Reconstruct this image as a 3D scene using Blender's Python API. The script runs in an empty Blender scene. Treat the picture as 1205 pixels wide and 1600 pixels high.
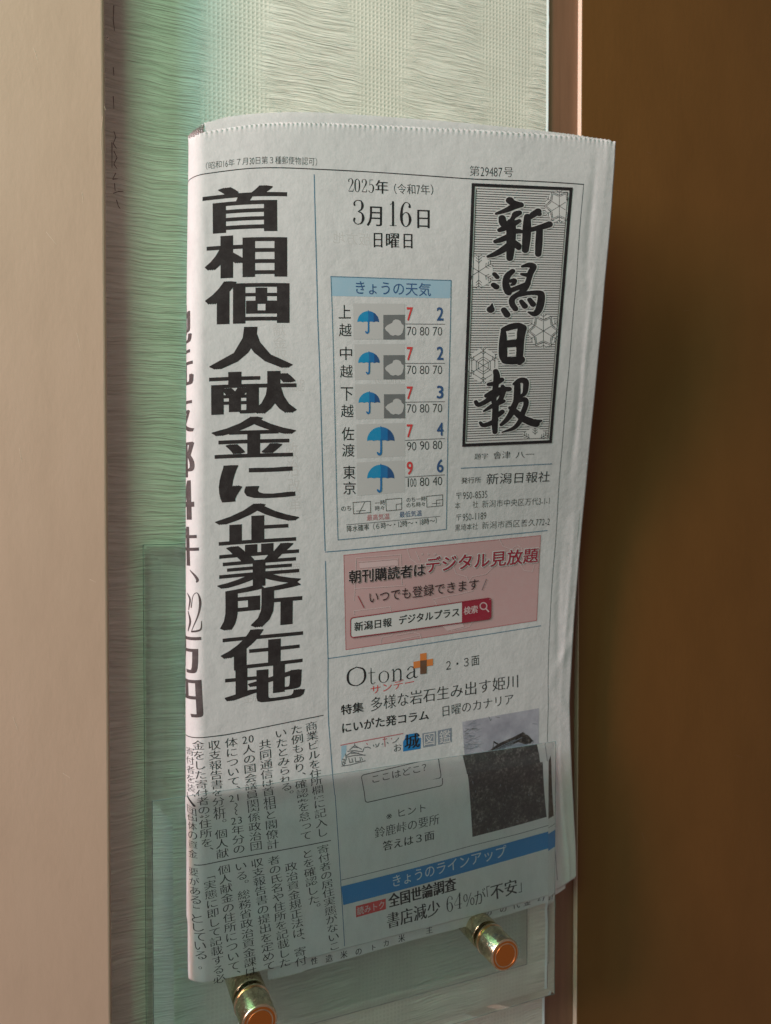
import bpy, math, random
import numpy as np
from mathutils import Vector, Matrix
from mathutils.geometry import tessellate_polygon
random.seed(7); rng = np.random.default_rng(5)
scene = bpy.context.scene
COL = scene.collection
MM = 0.001

# ------------------------------------------------------------------ camera
F_PX = 1200.0; CX, CY = 602.5, 800.0; DC = 275.0
PITCH = math.atan(25 / F_PX)
YAW = math.atan((CX - 97) / F_PX * math.cos(PITCH))
Fw = np.array([math.sin(YAW) * math.cos(PITCH), math.cos(YAW) * math.cos(PITCH), -math.sin(PITCH)])
Rt = np.array([math.cos(YAW), -math.sin(YAW), 0.0])
Up = np.cross(Rt, Fw)
CAM = np.array([0.0, -DC, 0.0])          # millimetres; the wall is the plane y = 0
cd = bpy.data.cameras.new('camera'); cam = bpy.data.objects.new('camera', cd); COL.objects.link(cam)
cd.sensor_fit = 'HORIZONTAL'; cd.sensor_width = 36; cd.lens = 36 * F_PX / 1205
cd.clip_start = 0.01; cd.clip_end = 20
cam.matrix_world = Matrix([[Rt[i], Up[i], -Fw[i], CAM[i] * MM] for i in range(3)] + [[0, 0, 0, 1]])
cd.dof.use_dof = True; cd.dof.focus_distance = 0.262; cd.dof.aperture_fstop = 20
scene.camera = cam

# ------------------------------------------------------------------ world, lamps, exposure
w = bpy.data.worlds.new('World'); scene.world = w; w.use_nodes = True
wn = w.node_tree.nodes; bg = wn['Background']
bg.inputs[0].default_value = (1.0, 0.77, 0.74, 1); bg.inputs[1].default_value = 0.20
def lamp(name, loc, target, size, power, color, spread=180):
    d = bpy.data.lights.new(name, 'AREA'); d.shape = 'RECTANGLE'; d.size, d.size_y = size
    d.energy = power; d.color = color; d.spread = math.radians(spread)
    o = bpy.data.objects.new(name, d); COL.objects.link(o); o.location = loc
    o.rotation_euler = (Vector(target) - Vector(loc)).to_track_quat('-Z', 'Y').to_euler()
    return o
TGT = (0.05, 0, 0.04)
lamp('lamp_hall', (-0.33, -0.46, 0.47), TGT, (0.28, 0.50), 2.85, (0.45, 1.0, 0.62))
lamp('lamp_window', (-0.80, -0.42, 0.50), TGT, (0.17, 0.75), 8.6, (0.35, 0.72, 1.0))  # cyan lamp added to lay a teal strip on the wallpaper; no known window
lamp('lamp_side', (-0.86, -0.32, 0.47), TGT, (0.19, 0.75), 18.5, (1.0, 0.52, 0.46))
scene.view_settings.view_transform = 'Standard'; scene.view_settings.look = 'None'
scene.view_settings.exposure = 0; scene.view_settings.gamma = 1
scene.cycles.max_bounces = 14; scene.cycles.transmission_bounces = 12; scene.cycles.glossy_bounces = 6
scene.cycles.diffuse_bounces = 5; scene.cycles.transparent_max_bounces = 12
scene.cycles.caustics_refractive = True; scene.cycles.caustics_reflective = True
scene.cycles.blur_glossy = 0.3; scene.cycles.sample_clamp_indirect = 0
scene.cycles.use_denoising = True

# ------------------------------------------------------------------ helpers
def ray(x, y):
    x = np.asarray(x, float); y = np.asarray(y, float)
    return Fw + ((x - CX) / F_PX)[..., None] * Rt + ((CY - y) / F_PX)[..., None] * Up
def at(x, y, d):
    """point seen at (x, y) on the vertical plane d millimetres in front of the wall"""
    r = ray(x, y); t = (DC - np.asarray(d, float)) / r[..., 1]
    return CAM + r * t[..., None]

def nd(nt, typ, **kw):
    n = nt.nodes.new(typ)
    for k, v in kw.items():
        if k in n.inputs: n.inputs[k].default_value = v
        else: setattr(n, k, v)
    return n
def new_mat(name, col, rough=0.6, metal=0.0):
    m = bpy.data.materials.new(name); m.use_nodes = True
    b = m.node_tree.nodes['Principled BSDF']
    b.inputs['Base Color'].default_value = (*col, 1); b.inputs['Roughness'].default_value = rough
    b.inputs['Metallic'].default_value = metal
    return m, m.node_tree, b
def ramp(nt, fac, stops):
    r = nt.nodes.new('ShaderNodeValToRGB'); e = r.color_ramp.elements
    while len(e) < len(stops): e.new(0.5)
    for k, (p, c) in enumerate(stops): e[k].position = p; e[k].color = (*c, 1)
    nt.links.new(fac, r.inputs[0]); return r
def coords(nt, scale=(1, 1, 1), rot=(0, 0, 0)):
    t = nt.nodes.new('ShaderNodeTexCoord'); mp = nd(nt, 'ShaderNodeMapping'); mp.inputs['Scale'].default_value = scale
    mp.inputs['Rotation'].default_value = rot
    nt.links.new(t.outputs['Object'], mp.inputs[0]); return mp.outputs[0]
def noise(nt, vec, scale, detail=4, rough=0.55, dist=0.0):
    n = nd(nt, 'ShaderNodeTexNoise', Scale=scale, Detail=detail, Roughness=rough, Distortion=dist)
    nt.links.new(vec, n.inputs['Vector']); return n.outputs['Fac']
def bump(nt, b, height, strength, dist, prev=None):
    n = nd(nt, 'ShaderNodeBump', Strength=strength, Distance=dist); nt.links.new(height, n.inputs['Height'])
    if prev is not None: nt.links.new(prev, n.inputs['Normal'])
    nt.links.new(n.outputs[0], b.inputs['Normal']); return n.outputs[0]
def math_n(nt, op, a, b_=None, clamp=False):
    n = nd(nt, 'ShaderNodeMath', operation=op); n.use_clamp = clamp
    for k, v in enumerate((a, b_)):
        if v is None: continue
        if isinstance(v, (int, float)): n.inputs[k].default_value = v
        else: nt.links.new(v, n.inputs[k])
    return n.outputs[0]

def ink(name, col, spread=0.35, rough=0.75, paper=(0.47, 0.46, 0.44)):
    """printing ink that lets a little newsprint through"""
    m, nt, b = new_mat(name, col, rough)
    v = coords(nt); n1 = noise(nt, v, 2600, 3, 0.7); n2 = noise(nt, v, 330, 3, 0.6)
    f = math_n(nt, 'MULTIPLY', n1, n2)
    r = ramp(nt, f, [(0.16, col), (0.62, tuple(c + (p - c) * spread for c, p in zip(col, paper)))])
    nt.links.new(r.outputs[0], b.inputs['Base Color'])
    b.inputs['Specular IOR Level'].default_value = 0.25
    return m

M = {}
def make_materials():
    # newsprint
    m, nt, b = new_mat('newsprint', (0.5, 0.49, 0.47), 0.85); M['paper'] = m
    v = coords(nt); vf = coords(nt, (1, 1, 0.4))
    fib = noise(nt, vf, 2200, 5, 0.7); blot = noise(nt, vf, 260, 4, 0.6); fine = noise(nt, v, 5200, 2, 0.6)
    f = math_n(nt, 'ADD', math_n(nt, 'MULTIPLY', fib, 0.45), math_n(nt, 'MULTIPLY', blot, 0.55))
    r = ramp(nt, f, [(0.28, (0.555, 0.555, 0.55)), (0.5, (0.65, 0.65, 0.642)), (0.72, (0.71, 0.71, 0.70))])
    nt.links.new(r.outputs[0], b.inputs['Base Color']); b.inputs['Specular IOR Level'].default_value = 0.2
    p = bump(nt, b, noise(nt, v, 330, 4, 0.6), 0.4, 0.0004)
    p = bump(nt, b, math_n(nt, 'ADD', fib, fine), 0.25, 0.00006, p)
    tr = nd(nt, 'ShaderNodeBsdfTranslucent'); tr.inputs['Color'].default_value = (0.52, 0.50, 0.46, 1); nt.links.new(p, tr.inputs['Normal'])
    mx = nd(nt, 'ShaderNodeMixShader'); mx.inputs[0].default_value = 0.28; nt.links.new(b.outputs[0], mx.inputs[1]); nt.links.new(tr.outputs[0], mx.inputs[2])
    nt.links.new(mx.outputs[0], nt.nodes['Material Output'].inputs['Surface'])
    M['ink'] = ink('black_ink', (0.010, 0.008, 0.009), 0.05)
    M['ink_head'] = ink('headline_ink', (0.016, 0.012, 0.012), 0.07)
    M['ink_soft'] = ink('body_ink', (0.018, 0.017, 0.018), 0.08)
    M['ink_brown'] = ink('side_headline_ink', (0.05, 0.038, 0.038), 0.16)
    M['grey_line'] = ink('grey_ink', (0.09, 0.095, 0.10), 0.2)
    M['blue_line'] = ink('blue_line_ink', (0.06, 0.14, 0.21), 0.2)
    M['blue_text'] = ink('navy_ink', (0.02, 0.065, 0.17), 0.1)
    M['blue_pale'] = ink('pale_blue_ink', (0.25, 0.38, 0.46), 0.25)
    M['blue_white'] = ink('reversed_out_white', (0.44, 0.52, 0.56), 0.2)
    M['blue_band'] = ink('blue_band_ink', (0.008, 0.15, 0.36), 0.05)
    M['umb_light'] = ink('umbrella_light_blue', (0.005, 0.20, 0.38), 0.08)
    M['umb_mid'] = ink('umbrella_blue', (0.008, 0.12, 0.30), 0.08)
    M['umb_dark'] = ink('umbrella_navy', (0.012, 0.06, 0.17), 0.08)
    M['panel_grey'] = ink('panel_grey_ink', (0.40, 0.395, 0.385), 0.25)
    M['panel_dark'] = ink('panel_dark_grey', (0.12, 0.125, 0.125), 0.12)
    M['red'] = ink('red_ink', (0.48, 0.035, 0.035), 0.12)
    M['red_dark'] = ink('crimson_ink', (0.24, 0.014, 0.03), 0.06)
    M['red_line'] = ink('red_line_ink', (0.38, 0.09, 0.10), 0.2)
    M['pink'] = ink('pink_ink', (0.43, 0.27, 0.265), 0.2)
    M['pink_light'] = ink('pink_light_ink', (0.50, 0.36, 0.355), 0.2)
    M['white_print'] = ink('unprinted_white', (0.50, 0.49, 0.475), 0.2)
    M['orange'] = ink('orange_ink', (0.55, 0.17, 0.035), 0.1)
    M['orange_dark'] = ink('brown_plus_ink', (0.11, 0.055, 0.03), 0.1)
    M['grey_box'] = ink('blue_grey_ink', (0.16, 0.19, 0.23), 0.3)
    M['ghost'] = ink('show_through', (0.44, 0.43, 0.415), 0.4)
    # halftone photograph of a gate under a cloudy sky
    m, nt, b = new_mat('halftone_sky', (0.3, 0.3, 0.33), 0.8); M['photo_sky'] = m
    v = coords(nt); r = ramp(nt, noise(nt, v, 95, 5, 0.6), [(0.3, (0.20, 0.20, 0.235)), (0.7, (0.37, 0.37, 0.41))])
    nt.links.new(r.outputs[0], b.inputs['Base Color'])
    m, nt, b = new_mat('halftone_dark', (0.03, 0.03, 0.03), 0.8); M['photo_dark'] = m
    v = coords(nt); r = ramp(nt, math_n(nt, 'ADD', math_n(nt, 'MULTIPLY', noise(nt, v, 900, 6, 0.75), 0.6), math_n(nt, 'MULTIPLY', noise(nt, v, 190, 5, 0.7), 0.4)), [(0.42, (0.012, 0.009, 0.009)), (0.52, (0.036, 0.029, 0.025)), (0.64, (0.18, 0.165, 0.15))])
    nt.links.new(r.outputs[0], b.inputs['Base Color'])
    # woven wallpaper: slubby horizontal threads, patches of a fine square weave
    m, nt, b = new_mat('woven_wallpaper', (0.62, 0.63, 0.56), 0.75); M['wallpaper'] = m
    t = nt.nodes.new('ShaderNodeTexCoord').outputs['Object']
    warp = nd(nt, 'ShaderNodeTexNoise', Scale=42, Detail=2); nt.links.new(t, warp.inputs['Vector'])
    wz = math_n(nt, 'MULTIPLY', math_n(nt, 'SUBTRACT', warp.outputs['Fac'], 0.5), 0.0045)
    sep = nt.nodes.new('ShaderNodeSeparateXYZ'); nt.links.new(t, sep.inputs[0])
    zz = math_n(nt, 'ADD', sep.outputs[2], wz)
    def comb(x, z, fx, fz):
        c = nt.nodes.new('ShaderNodeCombineXYZ')
        nt.links.new(math_n(nt, 'MULTIPLY', x, fx), c.inputs[0]); nt.links.new(math_n(nt, 'MULTIPLY', z, fz), c.inputs[2]); return c.outputs[0]
    rip = noise(nt, comb(sep.outputs[0], zz, 46, 1200), 1.0, 3, 0.6, 0.15)
    rip2 = noise(nt, comb(sep.outputs[0], zz, 30, 600), 1.0, 2, 0.5)
    rip_r = ramp(nt, rip, [(0.33, (0, 0, 0)), (0.62, (1, 1, 1))]).outputs[0]
    sx = math_n(nt, 'SINE', math_n(nt, 'MULTIPLY', sep.outputs[0], 2 * math.pi / 0.00155))
    sz = math_n(nt, 'SINE', math_n(nt, 'MULTIPLY', sep.outputs[2], 2 * math.pi / 0.00165))
    grid = math_n(nt, 'ADD', math_n(nt, 'MULTIPLY', math_n(nt, 'MAXIMUM', sx, sz), 0.5), 0.5)
    grid = math_n(nt, 'ADD', math_n(nt, 'MULTIPLY', grid, 0.7), math_n(nt, 'MULTIPLY', noise(nt, t, 1500, 2), 0.5))
    # square blocks of weave alternate with blocks of slub
    bx = math_n(nt, 'SINE', math_n(nt, 'ADD', math_n(nt, 'MULTIPLY', sep.outputs[0], 2 * math.pi / 0.056), float(math.pi / 2 - 2 * math.pi / 0.056 * at(370, 100, 0)[0] * MM)))
    bz = math_n(nt, 'SINE', math_n(nt, 'ADD', math_n(nt, 'MULTIPLY', sep.outputs[2], 2 * math.pi / 0.062), 1.4))
    wob = math_n(nt, 'MULTIPLY', noise(nt, t, 300, 2), 0.5)
    blk = math_n(nt, 'ADD', math_n(nt, 'ADD', bx, math_n(nt, 'MULTIPLY', bz, 0.25)), wob)
    lim = math_n(nt, 'GREATER_THAN', sep.outputs[0], float(at(312, 200, 0)[0]) * MM)
    mask = math_n(nt, 'MULTIPLY', math_n(nt, 'MULTIPLY', math_n(nt, 'SUBTRACT', blk, 0.22), 1.6, True), lim)
    mix = nd(nt, 'ShaderNodeMix'); nt.links.new(mask, mix.inputs[0]); nt.links.new(rip_r, mix.inputs[2]); nt.links.new(math_n(nt, 'MULTIPLY', grid, 0.42), mix.inputs[3])
    h = math_n(nt, 'ADD', mix.outputs[0], math_n(nt, 'MULTIPLY', rip2, 0.4))
    bump(nt, b, h, 0.9, 0.00036)
    r = ramp(nt, math_n(nt, 'ADD', math_n(nt, 'MULTIPLY', mix.outputs[0], 0.5), math_n(nt, 'MULTIPLY', noise(nt, t, 60, 4), 0.5)),
             [(0.15, (0.50, 0.49, 0.41)), (0.5, (0.64, 0.625, 0.53)), (0.8, (0.73, 0.715, 0.62))])
    nt.links.new(r.outputs[0], b.inputs['Base Color'])
    # painted casing
    m, nt, b = new_mat('cream_gloss_paint', (0.54, 0.365, 0.295), 0.5); M['cream'] = m
    v = coords(nt, (1, 1, 0.3)); f = noise(nt, v, 60, 8, 0.68)
    r = ramp(nt, f, [(0.2, (0.385, 0.268, 0.192)), (0.5, (0.425, 0.298, 0.215)), (0.8, (0.445, 0.315, 0.232))]); nt.links.new(r.outputs[0], b.inputs['Base Color'])
    p = bump(nt, b, noise(nt, v, 45, 3), 0.2, 0.0008); bump(nt, b, noise(nt, coords(nt, (1, 1, 0.4)), 900, 4), 0.3, 0.00012, p)
    # stained timber trim and door
    m, nt, b = new_mat('tan_timber', (0.24, 0.12, 0.065), 0.5); M['trim'] = m
    v = coords(nt, (1, 1, 0.06)); r = ramp(nt, noise(nt, v, 400, 5, 0.6), [(0.3, (0.16, 0.080, 0.040)), (0.7, (0.20, 0.10, 0.052))])
    nt.links.new(r.outputs[0], b.inputs['Base Color']); bump(nt, b, noise(nt, v, 700, 4), 0.2, 0.0002)
    m, nt, b = new_mat('brown_door_paint', (0.12, 0.05, 0.014), 0.55); M['door'] = m
    v = coords(nt, (1, 1, 0.5)); r = ramp(nt, noise(nt, v, 30, 6, 0.6), [(0.3, (0.120, 0.052, 0.011)), (0.7, (0.142, 0.062, 0.014))])
    nt.links.new(r.outputs[0], b.inputs['Base Color']); bump(nt, b, noise(nt, coords(nt, (1, 1, 0.3)), 500, 5), 0.3, 0.0002); b.inputs['Specular IOR Level'].default_value = 0.22
    m, nt, b = new_mat('worn_edge_paint', (0.62, 0.47, 0.36), 0.5); M['edge'] = m
    m, nt, b = new_mat('fringe_paper', (0.66, 0.74, 0.72), 0.8); M['fringe'] = m
    m, nt, b = new_mat('pencil_mark', (0.09, 0.05, 0.038), 0.8); M['mark'] = m
    m, nt, b = new_mat('jamb_dark', (0.03, 0.02, 0.015), 0.7); M['jamb'] = m
    # glass with a light green body
    m = bpy.data.materials.new('green_glass'); m.use_nodes = True; nt = m.node_tree; M['glass'] = m
    nt.nodes.remove(nt.nodes['Principled BSDF']); out = nt.nodes['Material Output']
    g = nd(nt, 'ShaderNodeBsdfGlass'); g.inputs['Color'].default_value = (0.985, 1, 0.995, 1); g.inputs['Roughness'].default_value = 0.0; g.inputs['IOR'].default_value = 1.46
    nt.links.new(g.outputs[0], out.inputs['Surface'])
    va = nd(nt, 'ShaderNodeVolumeAbsorption'); va.inputs['Color'].default_value = (0.30, 0.84, 0.76, 1); va.inputs['Density'].default_value = 24
    nt.links.new(va.outputs[0], out.inputs['Volume'])
    # the bevels and edges get a matte ground that paints in their sheen and lit rims
    at_ = nd(nt, 'ShaderNodeAttribute'); at_.attribute_name = 'ground'
    df = nd(nt, 'ShaderNodeBsdfDiffuse'); df.inputs['Color'].default_value = (0.48, 0.70, 0.70, 1)
    mx = nd(nt, 'ShaderNodeMixShader'); nt.links.new(at_.outputs['Fac'], mx.inputs[0])
    nt.links.new(g.outputs[0], mx.inputs[1]); nt.links.new(df.outputs[0], mx.inputs[2]); nt.links.new(mx.outputs[0], out.inputs['Surface'])
    # brass
    m, nt, b = new_mat('worn_brass', (0.70, 0.53, 0.30), 0.28, 1.0); M['brass'] = m
    v = coords(nt); r = ramp(nt, noise(nt, v, 420, 5, 0.65), [(0.35, (0.50, 0.43, 0.28)), (0.6, (0.74, 0.64, 0.43))]); nt.links.new(r.outputs[0], b.inputs['Base Color'])
    rr = ramp(nt, noise(nt, v, 700, 4), [(0.3, (0.16,) * 3), (0.7, (0.28,) * 3)]); nt.links.new(rr.outputs[0], b.inputs['Roughness'])
    m, nt, b = new_mat('copper_cap', (0.62, 0.22, 0.05), 0.34, 1.0); M['copper'] = m  # orange colour paints the warm room reflected in the brass cap face
    m, nt, b = new_mat('dark_groove', (0.03, 0.015, 0.01), 0.5); M['groove'] = m
make_materials()

def tag(o, label=None, cat=None, kind=None, group=None):
    if label: o['label'] = label
    if cat: o['category'] = cat
    if kind: o['kind'] = kind
    if group: o['group'] = group
    return o
def empty(name, loc_mm, **kw):
    o = bpy.data.objects.new(name, None); COL.objects.link(o); o.location = [c * MM for c in loc_mm]
    o.empty_display_size = 0.01; bpy.context.view_layer.update(); return tag(o, **kw)
def mesh_obj(name, verts_mm, faces, mats, parent=None, smooth=False, mat_idx=None):
    me = bpy.data.meshes.new(name)
    org = np.array([0.0, 0, 0])
    p = parent
    while p is not None: org = org + np.array(p.location) / MM; p = p.parent
    me.from_pydata(((np.asarray(verts_mm) - org) * MM).tolist(), [], [tuple(int(i) for i in f) for f in faces])
    for m in (mats if isinstance(mats, (list, tuple)) else [mats]): me.materials.append(m)
    if mat_idx is not None: me.polygons.foreach_set('material_index', np.asarray(mat_idx, dtype=np.int32))
    if smooth: me.polygons.foreach_set('use_smooth', [True] * len(me.polygons))
    me.update()
    o = bpy.data.objects.new(name, me); COL.objects.link(o)
    if parent is not None: o.parent = parent
    return o
def bevel_box(name, x0, x1, y0, y1, z0, z1, mat, parent=None, bev=0.8, seg=3):
    import bmesh
    bm = bmesh.new(); bmesh.ops.create_cube(bm, size=1)
    for v in bm.verts: v.co = Vector((x0 + (v.co.x + .5) * (x1 - x0), y0 + (v.co.y + .5) * (y1 - y0), z0 + (v.co.z + .5) * (z1 - z0)))
    if bev: bmesh.ops.bevel(bm, geom=bm.edges[:], offset=bev, segments=seg, affect='EDGES', profile=0.5)
    bmesh.ops.recalc_face_normals(bm, faces=bm.faces[:])
    V = [tuple(v.co) for v in bm.verts]; bm.verts.index_update(); Fc = [[v.index for v in f.verts] for f in bm.faces]; bm.free()
    return mesh_obj(name, V, Fc, mat, parent, smooth=False)

# ------------------------------------------------------------------ the setting
Z0, Z1 = -330.0, 330.0
xw0 = float(at(150, 800, 0)[0]); xw1 = float(at(857, 300, 0)[0])
wall = bevel_box('wall', xw0 - 80, xw1 + 0.2, 1.0, 60, Z0, Z1, M['jamb'], bev=0); tag(wall, kind='structure')
# wallpaper sheet with a faintly uneven cut edge on the right
nz = 260; zs = np.linspace(Z0, Z1, nz); V = []; Fc = []
ex = xw1 + np.interp(zs, np.sort(rng.uniform(Z0, Z1, 120)), rng.normal(0, 0.13, 120))
for i, z in enumerate(zs):
    V += [(xw0 - 70, 0, z), (ex[i] - 1.4, 0, z), (ex[i] - 0.5, -0.25, z), (ex[i], 0.1, z), (ex[i], 1.0, z)]
    if i:
        a, b_ = (i - 1) * 5, i * 5
        for k in range(4): Fc.append((a + k, a + k + 1, b_ + k + 1, b_ + k))
mi = [0, 1, 1, 1] * (nz - 1)
wp = mesh_obj('wallpaper', V, Fc, [M['wallpaper'], M['fringe']], wall, mat_idx=mi)
# casing on the left
DCAS = 15.0
xc = float(at(169, 800, DCAS)[0])
casing = bevel_box('door_casing', xc - 150, xc, -DCAS, 0.9, Z0, Z1, M['cream'], bev=1.1, seg=4)
tag(casing, 'cream painted upright door casing with small scuffs left of the wallpaper', 'door casing')
# timber trim right of the wallpaper
DDOOR = 1.7
xd = float(at(907.5, 300, DDOOR)[0]); xt0 = xw1 + 0.25
trim = bevel_box('door_trim', xt0, xd - 0.05, 0.6, 40, Z0, Z1, M['trim'], bev=0.25, seg=2)
tag(trim, 'narrow tan timber upright strip right of the wallpaper', 'door trim')
door = bevel_box('door', xd + 0.36, xd + 330, -DDOOR, 38, Z0, Z1, M['door'], bev=0.3, seg=2)
edge = bevel_box('worn_edge', xd, xd + 0.35, -DDOOR + 0.1, 37, Z0, Z1, M['edge'], door, bev=0.1, seg=1)
tag(door, 'smooth dark brown door leaf with a pale worn edge on the right', 'door')

# ------------------------------------------------------------------ smooth warp of the page
class TPS:
    def __init__(s, pts, vals, lam=1e-5):
        s.p = np.asarray(pts, float) / 1000; v = np.asarray(vals, float); n = len(s.p)
        if v.ndim == 1: v = v[:, None]
        K = s.k(s.p, s.p) + lam * np.eye(n); A = np.zeros((n + 3, n + 3)); A[:n, :n] = K
        A[:n, n] = 1; A[:n, n + 1:] = s.p; A[n, :n] = 1; A[n + 1:, :n] = s.p.T
        s.w = np.linalg.solve(A, np.vstack([v, np.zeros((3, v.shape[1]))])); s.n = n
    def k(s, a, b):
        r2 = ((a[:, None] - b[None]) ** 2).sum(-1); return r2 * np.log(r2 + 1e-12) * 0.5
    def __call__(s, q):
        q = np.asarray(q, float) / 1000; sh = q.shape[:-1]; q = q.reshape(-1, 2); out = []
        for i in range(0, len(q), 20000):
            c = q[i:i + 20000]; out.append(s.k(c, s.p) @ s.w[:s.n] + s.w[s.n] + c @ s.w[s.n + 1:])
        return np.concatenate(out).reshape(*sh, -1)
LM = [  # page column, page row, where that point of the page is
 (330,191,316,206),(400,191,391,194),(500,191,489,191),(730,191,740,202),(885,191,915,214),(935,191,961,220),
 (330,265,317,272),(400,265,390,263),(500,265,490,264),(730,265,738,279.5),(885,265,912,288),(935,265,957,291.5),
 (330,431,322,435),(500,431,495,431),(730,431,732,438.5),(885,431,900,441),(935,431,944,443),
 (330,568,326,573),(500,568,499,568),(730,568,727,568),(885,568,889,568),(935,568,933,568),
 (330,707,332,713),(500,707,503,707),(730,707,722,698),(885,707,878,691),(935,707,921,689),
 (330,863,338,875),(500,863,508.4,863),(730,863,721,842.5),(885,863,867,828.5),(935,863,908,824),
 (330,1029,348,1049),(500,1029,512.5,1029),(730,1029,718,997.5),(885,1029,857,976),(935,1029,896,970),
 (330,1116,353,1148),(500,1116,514,1116),
 (500,1167,517,1167),(730,1167,718,1129),(885,1167,856,1104),(935,1167,889,1097),
 (330,1308,367,1338),(500,1308,526,1308),
 (500,1383,530.5,1382),(730,1383,731,1329),(885,1383,866,1293),(935,1383,896,1285),
 (330,1478,378,1519),(500,1478,536,1478),(730,1478,735,1427),(885,1478,875,1386),(935,1478,899,1370)]
LM = np.array(LM, float)
WARP = TPS(LM[:, :2], LM[:, 2:], 2e-6)
DEP = [(320,200,20),(420,200,24),(500,200,26),(700,200,31),(935,200,38),(320,560,20),(500,560,22),(700,560,24),(935,560,26),
       (320,860,19),(500,860,19),(700,860,17.5),(935,860,14),(320,1200,17.8),(500,1200,17.3),(700,1200,15),(935,1200,12),
       (320,1500,17.6),(500,1500,17),(700,1500,14.8),(935,1500,12)]
DEP = np.array(DEP, float); DEPTH = TPS(DEP[:, :2], DEP[:, 2], 1e-4)
def inv(x, y):
    """page coordinates of the spot seen at (x, y)"""
    q = np.stack([np.asarray(x, float), np.asarray(y, float)], -1).reshape(-1, 2); t = q.copy(); e = 0.5
    for _ in range(8):
        f = WARP(q); r = t - f
        jx = (WARP(q + [e, 0]) - f) / e; jy = (WARP(q + [0, e]) - f) / e
        det = jx[:, 0] * jy[:, 1] - jy[:, 0] * jx[:, 1]
        q = q + np.stack([(r[:, 0] * jy[:, 1] - r[:, 1] * jy[:, 0]) / det, (jx[:, 0] * r[:, 1] - jx[:, 1] * r[:, 0]) / det], -1)
    return q
QT = np.linspace(120, 1600, 200)
FOLD_X = 320 + 2 * (QT > 1400)
PT = inv(FOLD_X, np.interp(QT, LM[[0, 6, 12, 17, 22, 27, 32, 37, 43, 49], 1], LM[[0, 6, 12, 17, 22, 27, 32, 37, 43, 49], 3] + 3))
PT = np.interp(QT, PT[np.argsort(PT[:, 1]), 1], PT[np.argsort(PT[:, 1]), 0])
def fold_col(Q): return np.interp(Q, QT, PT)
R0 = 5.4
def wrinkle(P, Q):
    w_ = 0.10 * np.sin(P / 37 + 0.8 * np.sin(Q / 160)) * np.exp(-((Q - 300) / 420) ** 2)
    w_ += 0.22 * np.exp(-((P - 918 - 5 * np.sin(Q / 120)) / 5) ** 2) * (0.6 + 0.4 * np.sin(Q / 70))
    w_ -= 0.25 * np.exp(-((P - 905 - 4 * np.sin(Q / 90 + 1)) / 6) ** 2) * (0.5 + 0.5 * np.sin(Q / 55 + 2))
    w_ += 0.16 * np.sin((P + 0.35 * Q) / 46) * np.exp(-((P - 800) / 160) ** 2) * np.exp(-((Q - 1150) / 260) ** 2)
    w_ += 0.10 * np.sin((Q - 0.5 * P) / 52) * np.exp(-((P - 390) / 120) ** 2)
    w_ += 0.35 * np.exp(-(((P - 925) + 0.6 * (Q - 1075)) / 9) ** 2) * np.exp(-((Q - 1080) / 40) ** 2)
    w_ += 0.30 * np.exp(-(((P - 925) - 0.7 * (Q - 1180)) / 9) ** 2) * np.exp(-((Q - 1180) / 40) ** 2)
    return w_
def front(P, Q):
    xy = WARP(np.stack([P, Q], -1)); d = DEPTH(np.stack([P, Q], -1))[..., 0] + wrinkle(P, Q)
    return at(xy[..., 0], xy[..., 1], d)
def thick(P, Q):
    P0 = fold_col(Q); s = np.clip((P - P0) / (935 - P0), 0, 1)
    right = np.interp(Q, [191, 700, 1100, 1500], [4.0, 3.0, 2.4, 2.2])
    return 2 * R0 * (1 - s) ** 0.8 + right * (1 - (1 - s) ** 0.8)
def frame(P, Q):
    e = 0.6; X = front(P, Q); a = (front(P + e, Q) - X) / e; b_ = (front(P, Q + e) - X) / e
    n = np.cross(b_, a); n /= np.linalg.norm(n, axis=-1, keepdims=True); n *= np.where(n[..., 1:2] > 0, -1, 1)
    ka = np.linalg.norm(a, axis=-1, keepdims=True); return X, a / ka, n, ka[..., 0]
def surf(P, Q, off=0.0):
    """point of the folded sheet; columns left of the fold wrap round it"""
    P = np.asarray(P, float); Q = np.asarray(Q, float); off = np.broadcast_to(off, P.shape)
    P0 = fold_col(Q); Pc = np.maximum(P, P0); X, t, n, k = frame(Pc, Q)
    phi = np.clip((P0 - P) * k / R0, 0, None); ph = np.minimum(phi, math.pi); rest = np.maximum(phi - math.pi, 0) * R0
    c = X - n * R0
    o = c + (R0 + off)[..., None] * (np.cos(ph)[..., None] * n - np.sin(ph)[..., None] * t)
    return o + rest[..., None] * t
def back(P, Q, o=0.0):
    X, t, n, k = frame(P, Q); T = thick(P, Q); return X - n * (T - o * T / (2 * R0))[..., None]

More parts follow.
